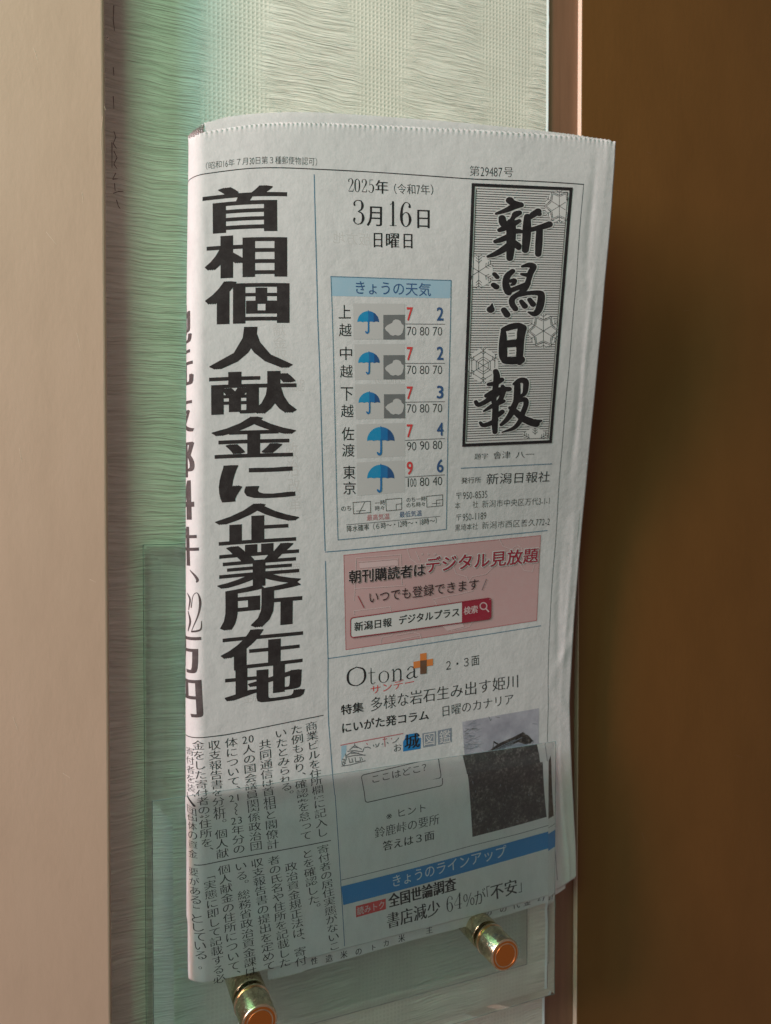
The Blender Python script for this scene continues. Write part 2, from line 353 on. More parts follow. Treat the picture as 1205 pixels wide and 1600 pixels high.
# ------------------------------------------------------------------ the newspaper sheets
c0 = surf(np.array([620.0]), np.array([1470.0]))[0]
paper = empty('newspaper', c0, label='folded Japanese newspaper standing in the glass rack on the wall', cat='newspaper')
def tooth(s, per=7.4, amp=2.6, ph=0.0):
    u = (s / per + ph) % 1.0; return amp * np.abs(2 * u - 1) ** 0.8
def tube(name, o, tops, q_bot, rows, PR=935, stepP=2.0, ph=0.0, closed=False, arc_n=30):
    """one sheet wrapped round the fold: front leaf, fold, back leaf"""
    nP = int((PR - 325) / stepP); s = np.linspace(0, 1, nP); cols = []
    # path of columns: front right -> fold -> back right
    tf = rows
    sides = [('f', v) for v in s[::-1]] + [('a', v) for v in np.linspace(0, 1, arc_n)[1:-1]] + [('b', v) for v in s]
    nC = len(sides); V = np.zeros((len(tf), nC, 3)); arc = 0
    kind = np.array([c for c, _ in sides]); val = np.array([v for _, v in sides])
    # running length for teeth and how high the top edge stands there
    run = np.cumsum(np.where(kind == 'a', math.pi * R0 / arc_n / 0.215, stepP))
    qt = np.array([tops(k_, v_) for k_, v_ in sides]) + tooth(run + 1.5 * np.sin(run / 31), 7.4, 2.2, ph)
    rip = np.sin(2 * math.pi * run / 7.4 + ph * 6.28)
    for r_i, t in enumerate(tf):
        Q = qt + t * (q_bot - qt); P0 = fold_col(Q); fade = np.exp(-(Q - qt) / 3.6) * 0.30
        f = kind == 'f'; a = kind == 'a'; b_ = kind == 'b'
        P = P0 + (PR - P0) * val
        X, tt, n, k = frame(P[f], Q[f]); V[r_i, f] = X - n * (o * thick(P[f], Q[f]) / (2 * R0) - rip[f] * fade[f])[:, None]
        X, tt, n, k = frame(P0[a], Q[a]); th = val[a] * math.pi; rr = (R0 - o + rip[a] * fade[a])[:, None]
        V[r_i, a] = X - n * R0 + rr * (np.cos(th)[:, None] * n - np.sin(th)[:, None] * tt)
        V[r_i, b_] = back(P[b_], Q[b_], o)
    nR = len(tf); idx = np.arange(nR * nC).reshape(nR, nC)
    Fc = [(idx[i, j], idx[i, j + 1], idx[i + 1, j + 1], idx[i + 1, j]) for i in range(nR - 1) for j in range(nC - 1)]
    Vl = V.reshape(-1, 3).tolist()
    if closed:
        def strip(A, B, bulge, m=5):
            base = []; A = np.asarray(A); B = np.asarray(B)
            for k_ in range(m + 1):
                u = k_ / m; pt = (A + B) / 2 + (A - B) / 2 * math.cos(math.pi * u) + bulge * math.sin(math.pi * u)
                base.append(len(Vl)); Vl.extend(pt.tolist())
            for k_ in range(m):
                for i in range(len(A) - 1):
                    Fc.append((base[k_] + i, base[k_] + i + 1, base[k_ + 1] + i + 1, base[k_ + 1] + i))
        strip(V[:, 0], V[:, -1], np.array([0.9, -0.25, 0]))
        strip(V[-1, :nC // 2], V[-1, ::-1][:nC // 2], np.array([0, 0, -1.2]))
    return mesh_obj(name, np.array(Vl), Fc, M['paper'], paper, smooth=True)
rows = np.concatenate([[0, 0.0012, 0.0025, 0.004, 0.006, 0.009, 0.013, 0.02], np.linspace(0.03, 1, 130)])
def rise(k, v, full=38.0, s0=0.24):            # the back leaf stands a little higher than the front one
    if k == 'a':
        u = min(1.0, max(0.0, (v - s0) / (1 - s0))); return full * (-0.05 * (s0 / 0.24) * math.sin(math.pi * min(1.0, v / 0.6)) + 0.84 * u * u * (3 - 2 * u))
    u = min(1.0, v / 0.07); return full * (0.84 + 0.16 * u * u * (3 - 2 * u)) - full * v ** 1.3
def top_outer(k, v):
    return 191 if k == 'f' else 191 - rise(k, v)
tube('front_page', 0.0, top_outer, 1478, rows, closed=True)
rows_in = np.concatenate([[0, 0.002, 0.004, 0.006, 0.01, 0.02, 0.04], np.linspace(0.08, 0.97, 12)])
for k_ in range(6):
    o = 0.7 + 0.75 * k_; dq = rng.uniform(-2.5, 1.5)
    def tops(k, v, o=o, dq=dq, k_=k_):
        if k == 'f': return 189.6 - 0.4 * k_ + dq * 0.3
        if k == 'a': return 189.6 - 0.4 * k_ - rise(k, v, 36.5 - 1.3 * k_, 0.24 - 0.03 * k_) + dq * v
        return 189.6 - 0.4 * k_ - rise(k, v, 36.5 - 1.3 * k_) + dq
    tube('inner_page', o, tops, 1470, rows_in, PR=930 - k_, stepP=2.4, ph=rng.uniform(0, 1), arc_n=26)
# the lower half of an inner sheet hangs below the fold
Pn = np.linspace(372, 905, 200); Qn = np.linspace(1455, 1, 2); Vs = []; nr = 9
for i in range(nr):
    low = 1497 + 2.0 * np.sin(Pn / 60) - 10 * np.clip((Pn - 700) / 200, 0, 1)
    low = low + np.where(Pn < 430, tooth(Pn, 5, 3.5), 0)
    Q = 1450 + (low - 1450) * i / (nr - 1)
    X, t, n, k = frame(Pn, Q); Vs.append(X - n * (1.1 * thick(Pn, Q) / (2 * R0) + 0.5)[:, None])
Vs = np.concatenate(Vs); n_ = len(Pn)
mesh_obj('lower_page', Vs, [(i * n_ + j, i * n_ + j + 1, (i + 1) * n_ + j + 1, (i + 1) * n_ + j) for i in range(nr - 1) for j in range(n_ - 1)], M['paper'], paper, smooth=True)

# ------------------------------------------------------------------ print on the page
FC = bpy.data.curves.new('type', 'FONT'); FO = bpy.data.objects.new('type', FC); COL.objects.link(FO); FC.resolution_u = 3
_g = {}
STY = {  # stroke offset, sideways copies: heavier uprights than bars give the serif face of the page
 'gothic': (0.0, ((0, 0),)), 'bold': (0.0, ((-.016, -.012), (.016, -.012), (-.016, .012), (.016, .012))),
 'black': (0.0, tuple((x, y) for x in (-.038, -.013, .013, .038) for y in (-.007, .007))), 'mincho': (-0.0115, ((-.012, 0), (.012, 0))),
 'mincho_bold': (-0.006, ((-.024, 0), (0, 0), (.024, 0))), 'thin': (-0.010, ((0, 0),)), 'side': (0.0, ((-.045, 0), (-.015, 0), (.015, 0), (.045, 0)))}
def glyph(ch, off):
    key = (ch, off)
    if key not in _g:
        FC.offset = off; FC.body = ch; m = FO.to_mesh()
        if m is None or len(m.vertices) == 0: _g[key] = (np.zeros((0, 2)), np.zeros((0, 3), int))
        else:
            m.calc_loop_triangles(); v = np.zeros(len(m.vertices) * 3); m.vertices.foreach_get('co', v)
            t = np.zeros(len(m.loop_triangles) * 3, int); m.loop_triangles.foreach_get('vertices', t)
            _g[key] = (v.reshape(-1, 3)[:, :2].copy(), t.reshape(-1, 3))
        FO.to_mesh_clear()
    return _g[key]
def adv(ch):
    if ord(ch) >= 0x2E80 or ch in '※・々〜…': return 1.0
    if ch == ' ': return 0.35
    v, _ = glyph(ch, 0.0); return float(v[:, 0].min() + v[:, 0].max()) if len(v) else 0.4

def split_tris(V, Z, T, ax, c):
    s = V[:, ax] - c; s = np.where(np.abs(s) < 1e-6, 1e-6, s); sg = s[T] > 0; cnt = sg.sum(1); cr = (cnt == 1) | (cnt == 2)
    if not cr.any(): return V, Z, T
    Tc = T[cr]; sc = sg[cr]; lone = np.where((sc.sum(1) == 1)[:, None], sc, ~sc).argmax(1); r = np.arange(len(Tc))
    a = Tc[r, lone]; b_ = Tc[r, (lone + 1) % 3]; c_ = Tc[r, (lone + 2) % 3]
    def cut(i, j):
        t = s[i] / (s[i] - s[j]); return V[i] + (V[j] - V[i]) * t[:, None], Z[i] + (Z[j] - Z[i]) * t
    v1, z1 = cut(a, b_); v2, z2 = cut(a, c_); n0 = len(V); k = len(Tc)
    i1 = n0 + np.arange(k); i2 = n0 + k + np.arange(k)
    return np.vstack([V, v1, v2]), np.concatenate([Z, z1, z2]), np.vstack([T[~cr], np.stack([a, i1, i2], 1), np.stack([i1, b_, c_], 1), np.stack([i1, c_, i2], 1)])

class Layer:
    def __init__(s, name, parent, label=None, base=0, sheet='front'):
        s.name, s.parent, s.label, s.sheet = name, parent, label, sheet; s.V = []; s.T = []; s.Z = []; s.M = []; s.mats = []; s.n = 0; s.k = 0; s.base = base
    def add(s, v, t, mat, lvl=0):
        if len(v) == 0: return
        if mat not in s.mats: s.mats.append(mat)
        s.V.append(np.asarray(v, float)); s.T.append(np.asarray(t) + s.n); s.Z.append(np.full(len(v), 0.035 + (s.base + lvl) * 0.03 + (s.k % 14) * 0.0018))
        s.M.append(np.full(len(t), s.mats.index(mat))); s.n += len(v); s.k += 1
    def px(s, pts, mat, lvl=0):           # filled outline
        pts = np.asarray(pts, float); q = inv(pts[:, 0], pts[:, 1]); s.pq(q, mat, lvl)
    def pq(s, q, mat, lvl=0):
        t = tessellate_polygon([[Vector((a, b_, 0)) for a, b_ in q]]); s.add(q, np.array(t), mat, lvl)
    def line(s, pts, wid, mat, lvl=0, closed=False):
        pts = np.asarray(pts, float); q = inv(pts[:, 0], pts[:, 1]); s.line_pq(q, wid, mat, lvl, closed)
    def line_pq(s, q, wid, mat, lvl=0, closed=False):
        n = len(q); rg = range(n if closed else n - 1)
        for i in rg:
            a, b_ = q[i], q[(i + 1) % n]; d = b_ - a; L = np.hypot(*d)
            if L < 1e-6: continue
            d = d / L; m = np.array([-d[1], d[0]]) * wid / 2; e = d * wid / 2 * (1 if (n > 2) else 0)
            s.add(np.array([a - e - m, b_ + e - m, b_ + e + m, a - e + m]), [(0, 1, 2), (0, 2, 3)], mat, lvl)
    def stroke(s, pts, mat, lvl=0, grow=0.0, px=True):
        """brush stroke: (x, y, width) joined through a smooth curve with round ends"""
        p = np.asarray(pts, float)
        if len(p) > 2:
            u = np.arange(len(p)); uu = np.linspace(0, len(p) - 1, (len(p) - 1) * 5 + 1); pp = np.vstack([2 * p[0] - p[1], p, 2 * p[-1] - p[-2]])
            i = np.minimum(uu.astype(int), len(p) - 2); f = (uu - i)[:, None]; A, B, C, D = pp[i], pp[i + 1], pp[i + 2], pp[i + 3]
            p = 0.5 * ((2 * B) + (C - A) * f + (2 * A - 5 * B + 4 * C - D) * f ** 2 + (3 * B - A - 3 * C + D) * f ** 3)
        q = inv(p[:, 0], p[:, 1]) if px else p[:, :2]; r = (np.abs(p[:, 2]) + grow) / 2
        d = np.gradient(q, axis=0); d /= np.linalg.norm(d, axis=1, keepdims=True) + 1e-9; nrm = np.stack([-d[:, 1], d[:, 0]], 1)
        L = q + nrm * r[:, None]; Rr = q - nrm * r[:, None]; n = len(q); T = []
        for i in range(n - 1): T += [(i, i + 1, n + i + 1), (i, n + i + 1, n + i)]
        s.add(np.vstack([L, Rr]), T, mat, lvl)
        for e in (0, -1):
            a = np.linspace(0, 2 * math.pi, 15)[:-1]; c = q[e] + r[e] * np.stack([np.cos(a), np.sin(a)], 1)
            s.add(c, [(0, i, i + 1) for i in range(1, 13)], mat, lvl)
        if n > 2 and r.max() > 1.5:
            for j in range(5, n - 1, 5):
                a = np.linspace(0, 2 * math.pi, 13)[:-1]; c = q[j] + r[j] * np.stack([np.cos(a), np.sin(a)], 1); s.add(c, [(0, i, i + 1) for i in range(1, 11)], mat, lvl)
    def ring(s, x, y, r, wid, mat, lvl=0):
        a = np.linspace(0, 2 * math.pi, 25)[:-1]; s.line(np.stack([x + r * np.cos(a), y + r * np.sin(a)], 1), wid, mat, lvl, True)
    def glyph(s, ch, o, ex, ey, style, mat, lvl=0, rot=False, mirror=False):
        off, sh = STY[style]; v, t = glyph(ch, off)
        if len(v) == 0: return
        for dx in sh:
            w_ = v + np.array(dx)
            if rot: w_ = np.stack([w_[:, 1] + 0.12, 0.88 - w_[:, 0]], 1)
            if mirror: w_[:, 0] = 1 - w_[:, 0]
            s.add(o + w_[:, :1] * ex + w_[:, 1:] * ey, t, mat, lvl)
    def h(s, text, a, b_, h, style, mat, lvl=0, mirror=False):
        ad_ = lambda c: adv(c) * (0.80 if c.isascii() and c.isalnum() else 1.0)
        q = inv([a[0], b_[0]], [a[1], b_[1]]); A = sum(ad_(c) for c in text); d = (q[1] - q[0]) / A
        u = d / np.hypot(*d); up = np.array([u[1], -u[0]]) * h / 0.86; x = 0.0
        for c in text:
            fig = c.isascii() and c.isalnum()
            s.glyph(c, q[0] + d * x + up * (0.07 if ord(c) > 0x2E80 else 0.0), d * (0.80 if fig else 1), up * (1.20 if fig else 1), style, mat, lvl, False, mirror); x += ad_(c)
    def v(s, cells, top, bot, wid, style, mat, lvl=0, squash=1.0):
        q = inv([top[0], bot[0]], [top[1], bot[1]]); n = len(cells); st = (q[1] - q[0]) / n; dn = st / np.hypot(*st); ac = np.array([-dn[1], dn[0]]) * -1
        ac = np.array([dn[1], -dn[0]]); ac = ac if ac[0] > 0 else -ac
        ex = ac * wid / 0.93; ey = -st * 1.02 * squash
        for i, c in enumerate(cells):
            o = q[0] + st * (i + 1) - ex * 0.5 + ey * 0.10
            if len(c) > 1:
                for k, cc in enumerate(c): s.glyph(cc, o + ex * (0.02 + k * 0.48), ex * 0.85, ey * 1.05, style, mat, lvl)
            elif c in '、。': s.glyph(c, o + ex * 0.62 + ey * 0.58, ex, ey, style, mat, lvl)
            elif c in '「」ー〜': s.glyph(c, o, ex, ey, style, mat, lvl, rot=True)
            elif c in 'っゃゅょ': s.glyph(c, o + ex * 0.09 + ey * 0.08, ex, ey, style, mat, lvl)
            else: s.glyph(c, o, ex, ey, style, mat, lvl)
    def fit(s, ch, x0, y0, x1, y1, style, mat, lvl=0, slope=0.0):
        xm, ym = (x0 + x1) / 2, (y0 + y1) / 2; dy = slope * (x1 - x0) / 2
        q = inv([x0, x1, xm, xm], [ym - dy, ym + dy, y0, y1]); s.fit_pq(ch, q, style, mat, lvl)
    def fit_pq(s, ch, q, style, mat, lvl=0):
        off, sh = STY[style]; v, t = glyph(ch, off); sa = np.array(sh); lo = v.min(0) + sa.min(0); hi = v.max(0) + sa.max(0)
        c = (q[0] + q[1] + q[2] + q[3]) / 4; ex = q[1] - q[0]; ey = q[2] - q[3]
        for dx in sh:
            u = (v + np.array(dx) - (lo + hi) / 2) / (hi - lo); s.add(c + u[:, :1] * ex + u[:, 1:] * ey, t, mat, lvl)
    def build(s):
        V = np.vstack(s.V); T = np.vstack(s.T); Z = np.concatenate(s.Z); MI = np.concatenate(s.M); outV = []; outT = []; outM = []; outZ = []; n = 0
        for mi in range(len(s.mats)):
            v, z, t = V, Z, T[MI == mi]
            used, t = np.unique(t, return_inverse=True); t = t.reshape(-1, 3); v = V[used]; z = Z[used]
            lo, hi = v.min(0), v.max(0)
            for c in np.concatenate([np.arange(240, 346, 2.5), np.arange(348, 940, 9)]):
                if lo[0] < c < hi[0]: v, z, t = split_tris(v, z, t, 0, c)
            for c in np.arange(150, 1560, 16):
                if lo[1] < c < hi[1]: v, z, t = split_tris(v, z, t, 1, c)
            outV.append(v); outZ.append(z); outT.append(t + n); outM.append(np.full(len(t), mi)); n += len(v)
        V = np.vstack(outV); Z = np.concatenate(outZ); T = np.vstack(outT)
        if s.sheet == 'front': X = surf(V[:, 0], V[:, 1], Z)
        else:
            F_, t_, n_, k_ = frame(V[:, 0], V[:, 1]); X = F_ - n_ * (1.1 * thick(V[:, 0], V[:, 1]) / (2 * R0) + 0.5 - Z)[:, None]
        o = mesh_obj(s.name, X, T, [M[m] for m in s.mats], s.parent, mat_idx=np.concatenate(outM))
        if s.label: o['label'] = s.label
        return o

def seg_interp(c0_, c1_, n=14):
    return [(c0_[0] + (c1_[0] - c0_[0]) * i / n, c0_[1] + (c1_[1] - c0_[1]) * i / n) for i in range(n + 1)]
def pqline(L, P0, P1, Q, wid, mat):
    L.line_pq(np.array([[p, Q] for p in np.linspace(P0, P1, 30)]), wid, mat)

# rules and frames of the page
L = Layer('page_rules', paper)
pqline(L, 262, 885, 265, 1.4, 'ink')
q = inv([912, 895, 876, 867, 857, 855.5, 862.5, 871], [289, 500, 725, 860, 1030, 1180, 1264, 1375])
L.line_pq(q, 1.1, 'grey_line')
L.line_pq(inv([491, 496.6, 501, 508], [273, 500, 620, 860]), 1.5, 'blue_line'); L.line_pq(inv([508.4, 512.5, 513.5, 520, 530, 536], [877, 1029, 1131, 1215, 1372, 1474]), 1.3, 'blue_line')
L.line([(508.4, 862.5), (640, 850.5), (760, 838.5), (855, 829)], 1.4, 'blue_line')
L.line([(512.6, 1029), (640, 1010), (750, 993), (845, 977.7)], 1.2, 'blue_line')
L.line([(720, 731.6), (863, 724.7)], 1.4, 'blue_line')
L.line([(531, 1372), (650, 1342), (760, 1312), (853, 1287)], 1.0, 'grey_line')
L.build()
for P0_, P1_, Q_ in ((255, 490, 1116), (262, 487, 1308)):
    L = Layer('body_rule', paper); pqline(L, P0_, P1_, Q_, 1.3, 'ink_soft'); L.build()

L = Layer('postal_note', paper)
L.h('（昭和16年７月30日第３種郵便物認可）', (314, 266), (503, 259), 11.5, 'thin', 'ink_soft'); L.build()
L = Layer('issue_number', paper)
L.h('第29487号', (733, 274.5), (803, 276.5), 14.5, 'thin', 'ink'); L.build()

# date in a narrow serif face
DIG = {  # pen paths in a unit cell: x to the right, y down, width
 '3': [[(.12, .20, .13), (.10, .12, .10), (.22, .03, .05), (.42, .01, .05), (.66, .06, .10), (.74, .22, .17), (.66, .38, .11), (.40, .47, .04)],
       [(.40, .47, .04), (.70, .55, .11), (.80, .74, .18), (.68, .93, .11), (.42, .99, .05), (.20, .95, .06), (.08, .84, .11), (.12, .76, .14)]],
 '1': [[(.30, .13, .03), (.46, .09, .05), (.52, .02, .05)], [(.55, .03, .17), (.55, .5, .17), (.55, .97, .17)], [(.28, .985, .04), (.82, .985, .04)]],
 '6': [[(.76, .20, .16), (.76, .12, .10), (.62, .03, .05), (.40, .03, .06), (.20, .22, .13), (.13, .55, .18), (.20, .84, .14), (.44, .99, .05), (.70, .90, .11), (.80, .70, .18), (.68, .48, .11), (.46, .42, .05), (.26, .50, .05), (.16, .66, .05)]],
 '2': [[(.16, .24, .12), (.14, .12, .10), (.34, .02, .05), (.60, .04, .09), (.76, .22, .18), (.66, .42, .14), (.40, .66, .06), (.12, .94, .04)], [(.14, .95, .08), (.50, .95, .10), (.78, .95, .09), (.84, .78, .04)]],
 '0': [[(.48, .01, .05), (.22, .14, .12), (.14, .5, .18), (.22, .86, .12), (.48, .99, .05), (.74, .86, .12), (.82, .5, .18), (.74, .14, .12), (.48, .01, .05)]],
 '5': [[(.26, .04, .06), (.74, .04, .07)], [(.26, .04, .05), (.21, .44, .04)], [(.21, .44, .04), (.50, .36, .07), (.76, .52, .15), (.78, .74, .18), (.62, .95, .08), (.32, .98, .05), (.12, .86, .12)]],
 '7': [[(.14, .05, .08), (.80, .05, .06)], [(.80, .05, .04), (.56, .44, .12), (.44, .98, .17)]],
 '4': [[(.64, .02, .05), (.34, .38, .05), (.08, .72, .04), (.86, .72, .05)], [(.64, .03, .15), (.64, .97, .15)], [(.42, .985, .04), (.84, .985, .04)]],
 'O': [[(.5, .0, .05), (.16, .16, .10), (.06, .5, .15), (.16, .84, .10), (.5, 1.0, .05), (.84, .84, .10), (.94, .5, .15), (.84, .16, .10), (.5, .0, .05)]],
 't': [[(.36, .12, .07), (.36, .5, .13), (.38, .88, .12), (.58, .98, .06), (.78, .90, .04)], [(.10, .36, .05), (.74, .36, .05)]],
 'o': [[(.5, .34, .04), (.20, .46, .09), (.12, .67, .14), (.20, .88, .09), (.5, 1.0, .04), (.80, .88, .09), (.88, .67, .14), (.80, .46, .09), (.5, .34, .04)]],
 'n': [[(.06, .38, .04), (.18, .36, .08), (.20, .68, .12), (.20, .98, .12)], [(.20, .52, .04), (.42, .36, .07), (.66, .40, .11), (.72, .60, .12), (.72, .98, .12)], [(.06, .985, .04), (.36, .985, .04)], [(.58, .985, .04), (.90, .985, .04)]],
 'a': [[(.20, .48, .11), (.38, .34, .05), (.62, .40, .10), (.68, .58, .13), (.68, .90, .13), (.82, .98, .07), (.94, .92, .03)], [(.66, .62, .04), (.34, .70, .07), (.14, .86, .12), (.30, .99, .08), (.54, .94, .05), (.68, .82, .04)]],
}
def pen(L, ch, x0, y0, x1, y1, mat, wmul=1.12, slope=0.0, lvl=0):
    """draw one serif character into the box whose left and right sides stand at x0 and x1"""
    w_, h_ = x1 - x0, y1 - y0
    for st in DIG[ch]:
        L.stroke([(x0 + a * w_, y0 + b_ * h_ + slope * a * w_, c * w_ * wmul) for a, b_, c in st], mat, lvl)
L = Layer('date', paper, 'printed date in a narrow serif face')
for ch, x in zip('2025', (543.5, 553.3, 564.5, 575.3)): pen(L, ch, x, 278.5 + (x - 543) * 0.05, x + 10.2, 299.5 + (x - 543) * 0.05, 'ink')
L.fit('年', 586.5, 281.5, 606.8, 302.5, 'mincho_bold', 'ink', slope=.04)
L.h('（令和7年）', (606, 302.5), (688, 304.5), 15, 'mincho', 'ink_soft')
pen(L, '3', 551.5, 312.5, 571.5, 350.5, 'ink'); L.fit('月', 573, 322.5, 597, 353, 'mincho_bold', 'ink', slope=.03)
pen(L, '1', 604, 314.5, 622.5, 353, 'ink', 1.0); pen(L, '6', 624.5, 315.5, 645, 354.5, 'ink')
L.fit('日', 652, 328, 671.5, 356.5, 'mincho_bold', 'ink', slope=.03)
for ch, x0, x1 in (('日', 584, 597.5), ('曜', 603, 624), ('日', 630.5, 644.5)): L.fit(ch, x0, 364 + (x0 - 584) * .03, x1, 386.5 + (x0 - 584) * .03, 'mincho_bold', 'ink', slope=.02)
L.build()

# headline
L = Layer('headline', paper, 'huge black vertical headline beside the fold')
for ch, x0, y0, x1, y1, sl in [('首', 317, 291.5, 449, 363, -.05), ('相', 320, 367.6, 449, 434, -.03), ('個', 320.5, 439, 452.5, 506, -.02), ('人', 327, 511, 457.8, 576, -.02),
        ('献', 327, 580.5, 464, 647, -.025), ('金', 330.5, 651, 463, 714.7, -.03), ('に', 342, 725, 461.7, 782, -.05), ('企', 336, 786.7, 468, 848.6, -.06), ('業', 339, 850, 471, 916, -.08),
        ('所', 343.7, 913, 472.4, 980, -.09), ('在', 345, 982, 473.5, 1043, -.10), ('地', 351, 1040, 477, 1097, -.11)]:
    L.fit(ch, x0, y0, x1, y1, 'black', 'ink_head', slope=sl)
L.build()
L = Layer('side_headline', paper, 'brownish second headline wrapping round the fold')
for ch, xr, y0, y1, w_ in [('地', 301, 470, 532, 62), ('元', 303.5, 543, 600, 60), ('支', 304, 614, 674, 60), ('部', 305.5, 686, 745, 60), ('4', 304.5, 750, 812, 40), ('件', 311, 822, 884, 62),
        ('万', 316, 995, 1052, 62), ('円', 316.5, 1062, 1121, 60)]:
    qr = inv([xr, xr], [y0, y1]); c = (qr[0] + qr[1]) / 2
    pr = float(fold_col(c[1])) - (math.asin(min(1, max(0, (320 - xr) / 24.5))) * 24.5 if xr < 320 else 0)
    qq = np.array([[pr - w_, c[1]], [pr, c[1]], [pr - w_ / 2, qr[0][1]], [pr - w_ / 2, qr[1][1]]]); L.fit_pq(ch, qq, 'side', 'ink_brown')
def fold_pt(x, y):
    q_ = inv([max(x, 320)], [y])[0]
    if x < 320: q_[0] = float(fold_col(q_[1])) - math.asin(min(1, (320 - x) / 24.5)) * 24.5
    return q_
for st in [[(300.5, 948, 2.2), (303, 930, 1.2), (309, 926, 1.4), (313, 940, 4), (310, 960, 2.6), (301, 985, 1.2)], [(301, 986, 2.4), (308, 985, 2.8), (314, 982, 2.4), (315, 970, 1)],
           [(299, 890, 1.4), (305, 898, 3.6), (309, 905, 4.6), (308, 908, 3)], [(296.4, 927, 2), (299, 936, 4), (297.5, 952, 2)], [(297, 955, 2), (299.2, 970, 4.6), (297, 985, 2.4)]]:
    L.stroke([(*fold_pt(x, y), w_) for x, y, w_ in st], 'ink_brown', px=False)
L.build()

# body text
L = Layer('article_text', paper, 'vertical columns of small article text under the headline')
def cells(t):
    out = []; i = 0
    while i < len(t):
        if t[i].isdigit() and i + 1 < len(t) and t[i + 1].isdigit(): out.append(t[i:i + 2]); i += 2
        else: out.append(t[i]); i += 1
    return out
for t, a, b_ in [('商業ビルを住所欄に記入し', (486, 1127), (502, 1305)), ('た例もあり、確認を怠って', (463, 1132), (477, 1310)), ('いたとみられる。', (438, 1138), (450, 1254)),
        ('共同通信は首相と閣僚計', (413.5, 1155), (425, 1324)), ('20人の国会議員関係政治団', (387.5, 1147), (399, 1326)), ('体について、21〜23年分の', (361, 1152), (372.5, 1331)),
        ('収支報告書を分析。個人献', (334, 1156), (347, 1338)),
        ('寄付者の居住実態がないこ', (502, 1317), (521, 1481)), ('とを確認した。', (477.5, 1324), (491, 1424)), ('政治資金規正法は、寄付', (452, 1344), (469, 1505)),
        ('者の氏名や住所を記載した', (425.5, 1334), (444, 1507)), ('収支報告書の提出を定めて', (399, 1338), (420, 1512)), ('いる。総務省政治資金課は', (374, 1343), (391, 1521)),
        ('個人献金の住所について、', (348, 1348), (366, 1527)), ('「実態に即して記載する必', (324.5, 1358), (342, 1532))]:
    L.v(cells(t), a, b_, 20.0, 'mincho', 'ink_soft')
for t, a, b_, dx in [('金をした寄付者の住所を、', (309, 1157), (324, 1336), 0)]: L.v(cells(t), a, b_, 20, 'mincho', 'ink_soft')
for t, y0, y1, x0, x1 in [('寄付者を装い、団体の資金', 1168, 1338, 298, 301), ('要がある」としている。', 1352, 1510, 301, 312)]:
    n = len(t)
    for i, ch in enumerate(t):
        ya, yb = y0 + (y1 - y0) * i / n, y0 + (y1 - y0) * (i + 1) / n; xm = x0 + (x1 - x0) * (i + .5) / n
        c0_, c1_ = fold_pt(xm, ya + 1.2), fold_pt(xm, yb - 1.2); c = (c0_ + c1_) / 2
        if ch in '。」': L.glyph(ch, c + [-6, 6], np.array([19.0, 0]), np.array([0, -14.0]), 'mincho', 'ink_soft', 0, rot=ch == '」'); continue
        L.fit_pq(ch, np.array([[c[0] - 9.5, c[1]], [c[0] + 9.5, c[1]], [c[0], c0_[1]], [c[0], c1_[1]]]), 'mincho', 'ink_soft')
L.build()

# masthead
mh = Layer('masthead', paper, 'framed brush-lettered newspaper title on a ruled ground')
TL, TR, BR, BL = np.array([(737, 286), (895, 293), (862, 692), (722, 698)], float)
def mpt(u, v): return (TL * (1 - u) + TR * u) * (1 - v) + (BL * (1 - u) + BR * u) * v
def quad_line(L, u0, v0, u1, v1, wid, mat, n=10, lvl=0): L.line([mpt(u0 + (u1 - u0) * i / n, v0 + (v1 - v0) * i / n) for i in range(n + 1)], wid, mat, lvl)
mh.px([mpt(0.02, .008), mpt(.98, .008), mpt(.98, .992), mpt(.02, .992)], 'white_print', -1)
for k in range(104):
    v = 0.03 + 0.94 * k / 103; quad_line(mh, 0.052, v, 0.948, v, 1.15, 'ink_soft', 4)
for u0, v0, u1, v1 in ((0, 0, 1, .0115), (0, .9885, 1, 1), (0, .0113, .031, .9887), (.969, .0113, 1, .9887)):
    n = 12; mh.px([mpt(u0 + (u1 - u0) * i / n, v0) for i in range(n + 1)] + [mpt(u1, v0 + (v1 - v0) * i / n) for i in range(1, n + 1)] + [mpt(u1 + (u0 - u1) * i / n, v1) for i in range(1, n + 1)] + [mpt(u0, v1 + (v0 - v1) * i / n) for i in range(1, n)], 'ink', 3)
for (a, b_, c, d) in ((.045, .02, .955, .02), (.045, .98, .955, .98), (.045, .02, .045, .98), (.955, .02, .955, .98)): quad_line(mh, a, b_, c, d, 0.9, 'ink_soft', 10, 3)
def clip_in(p):
    return p
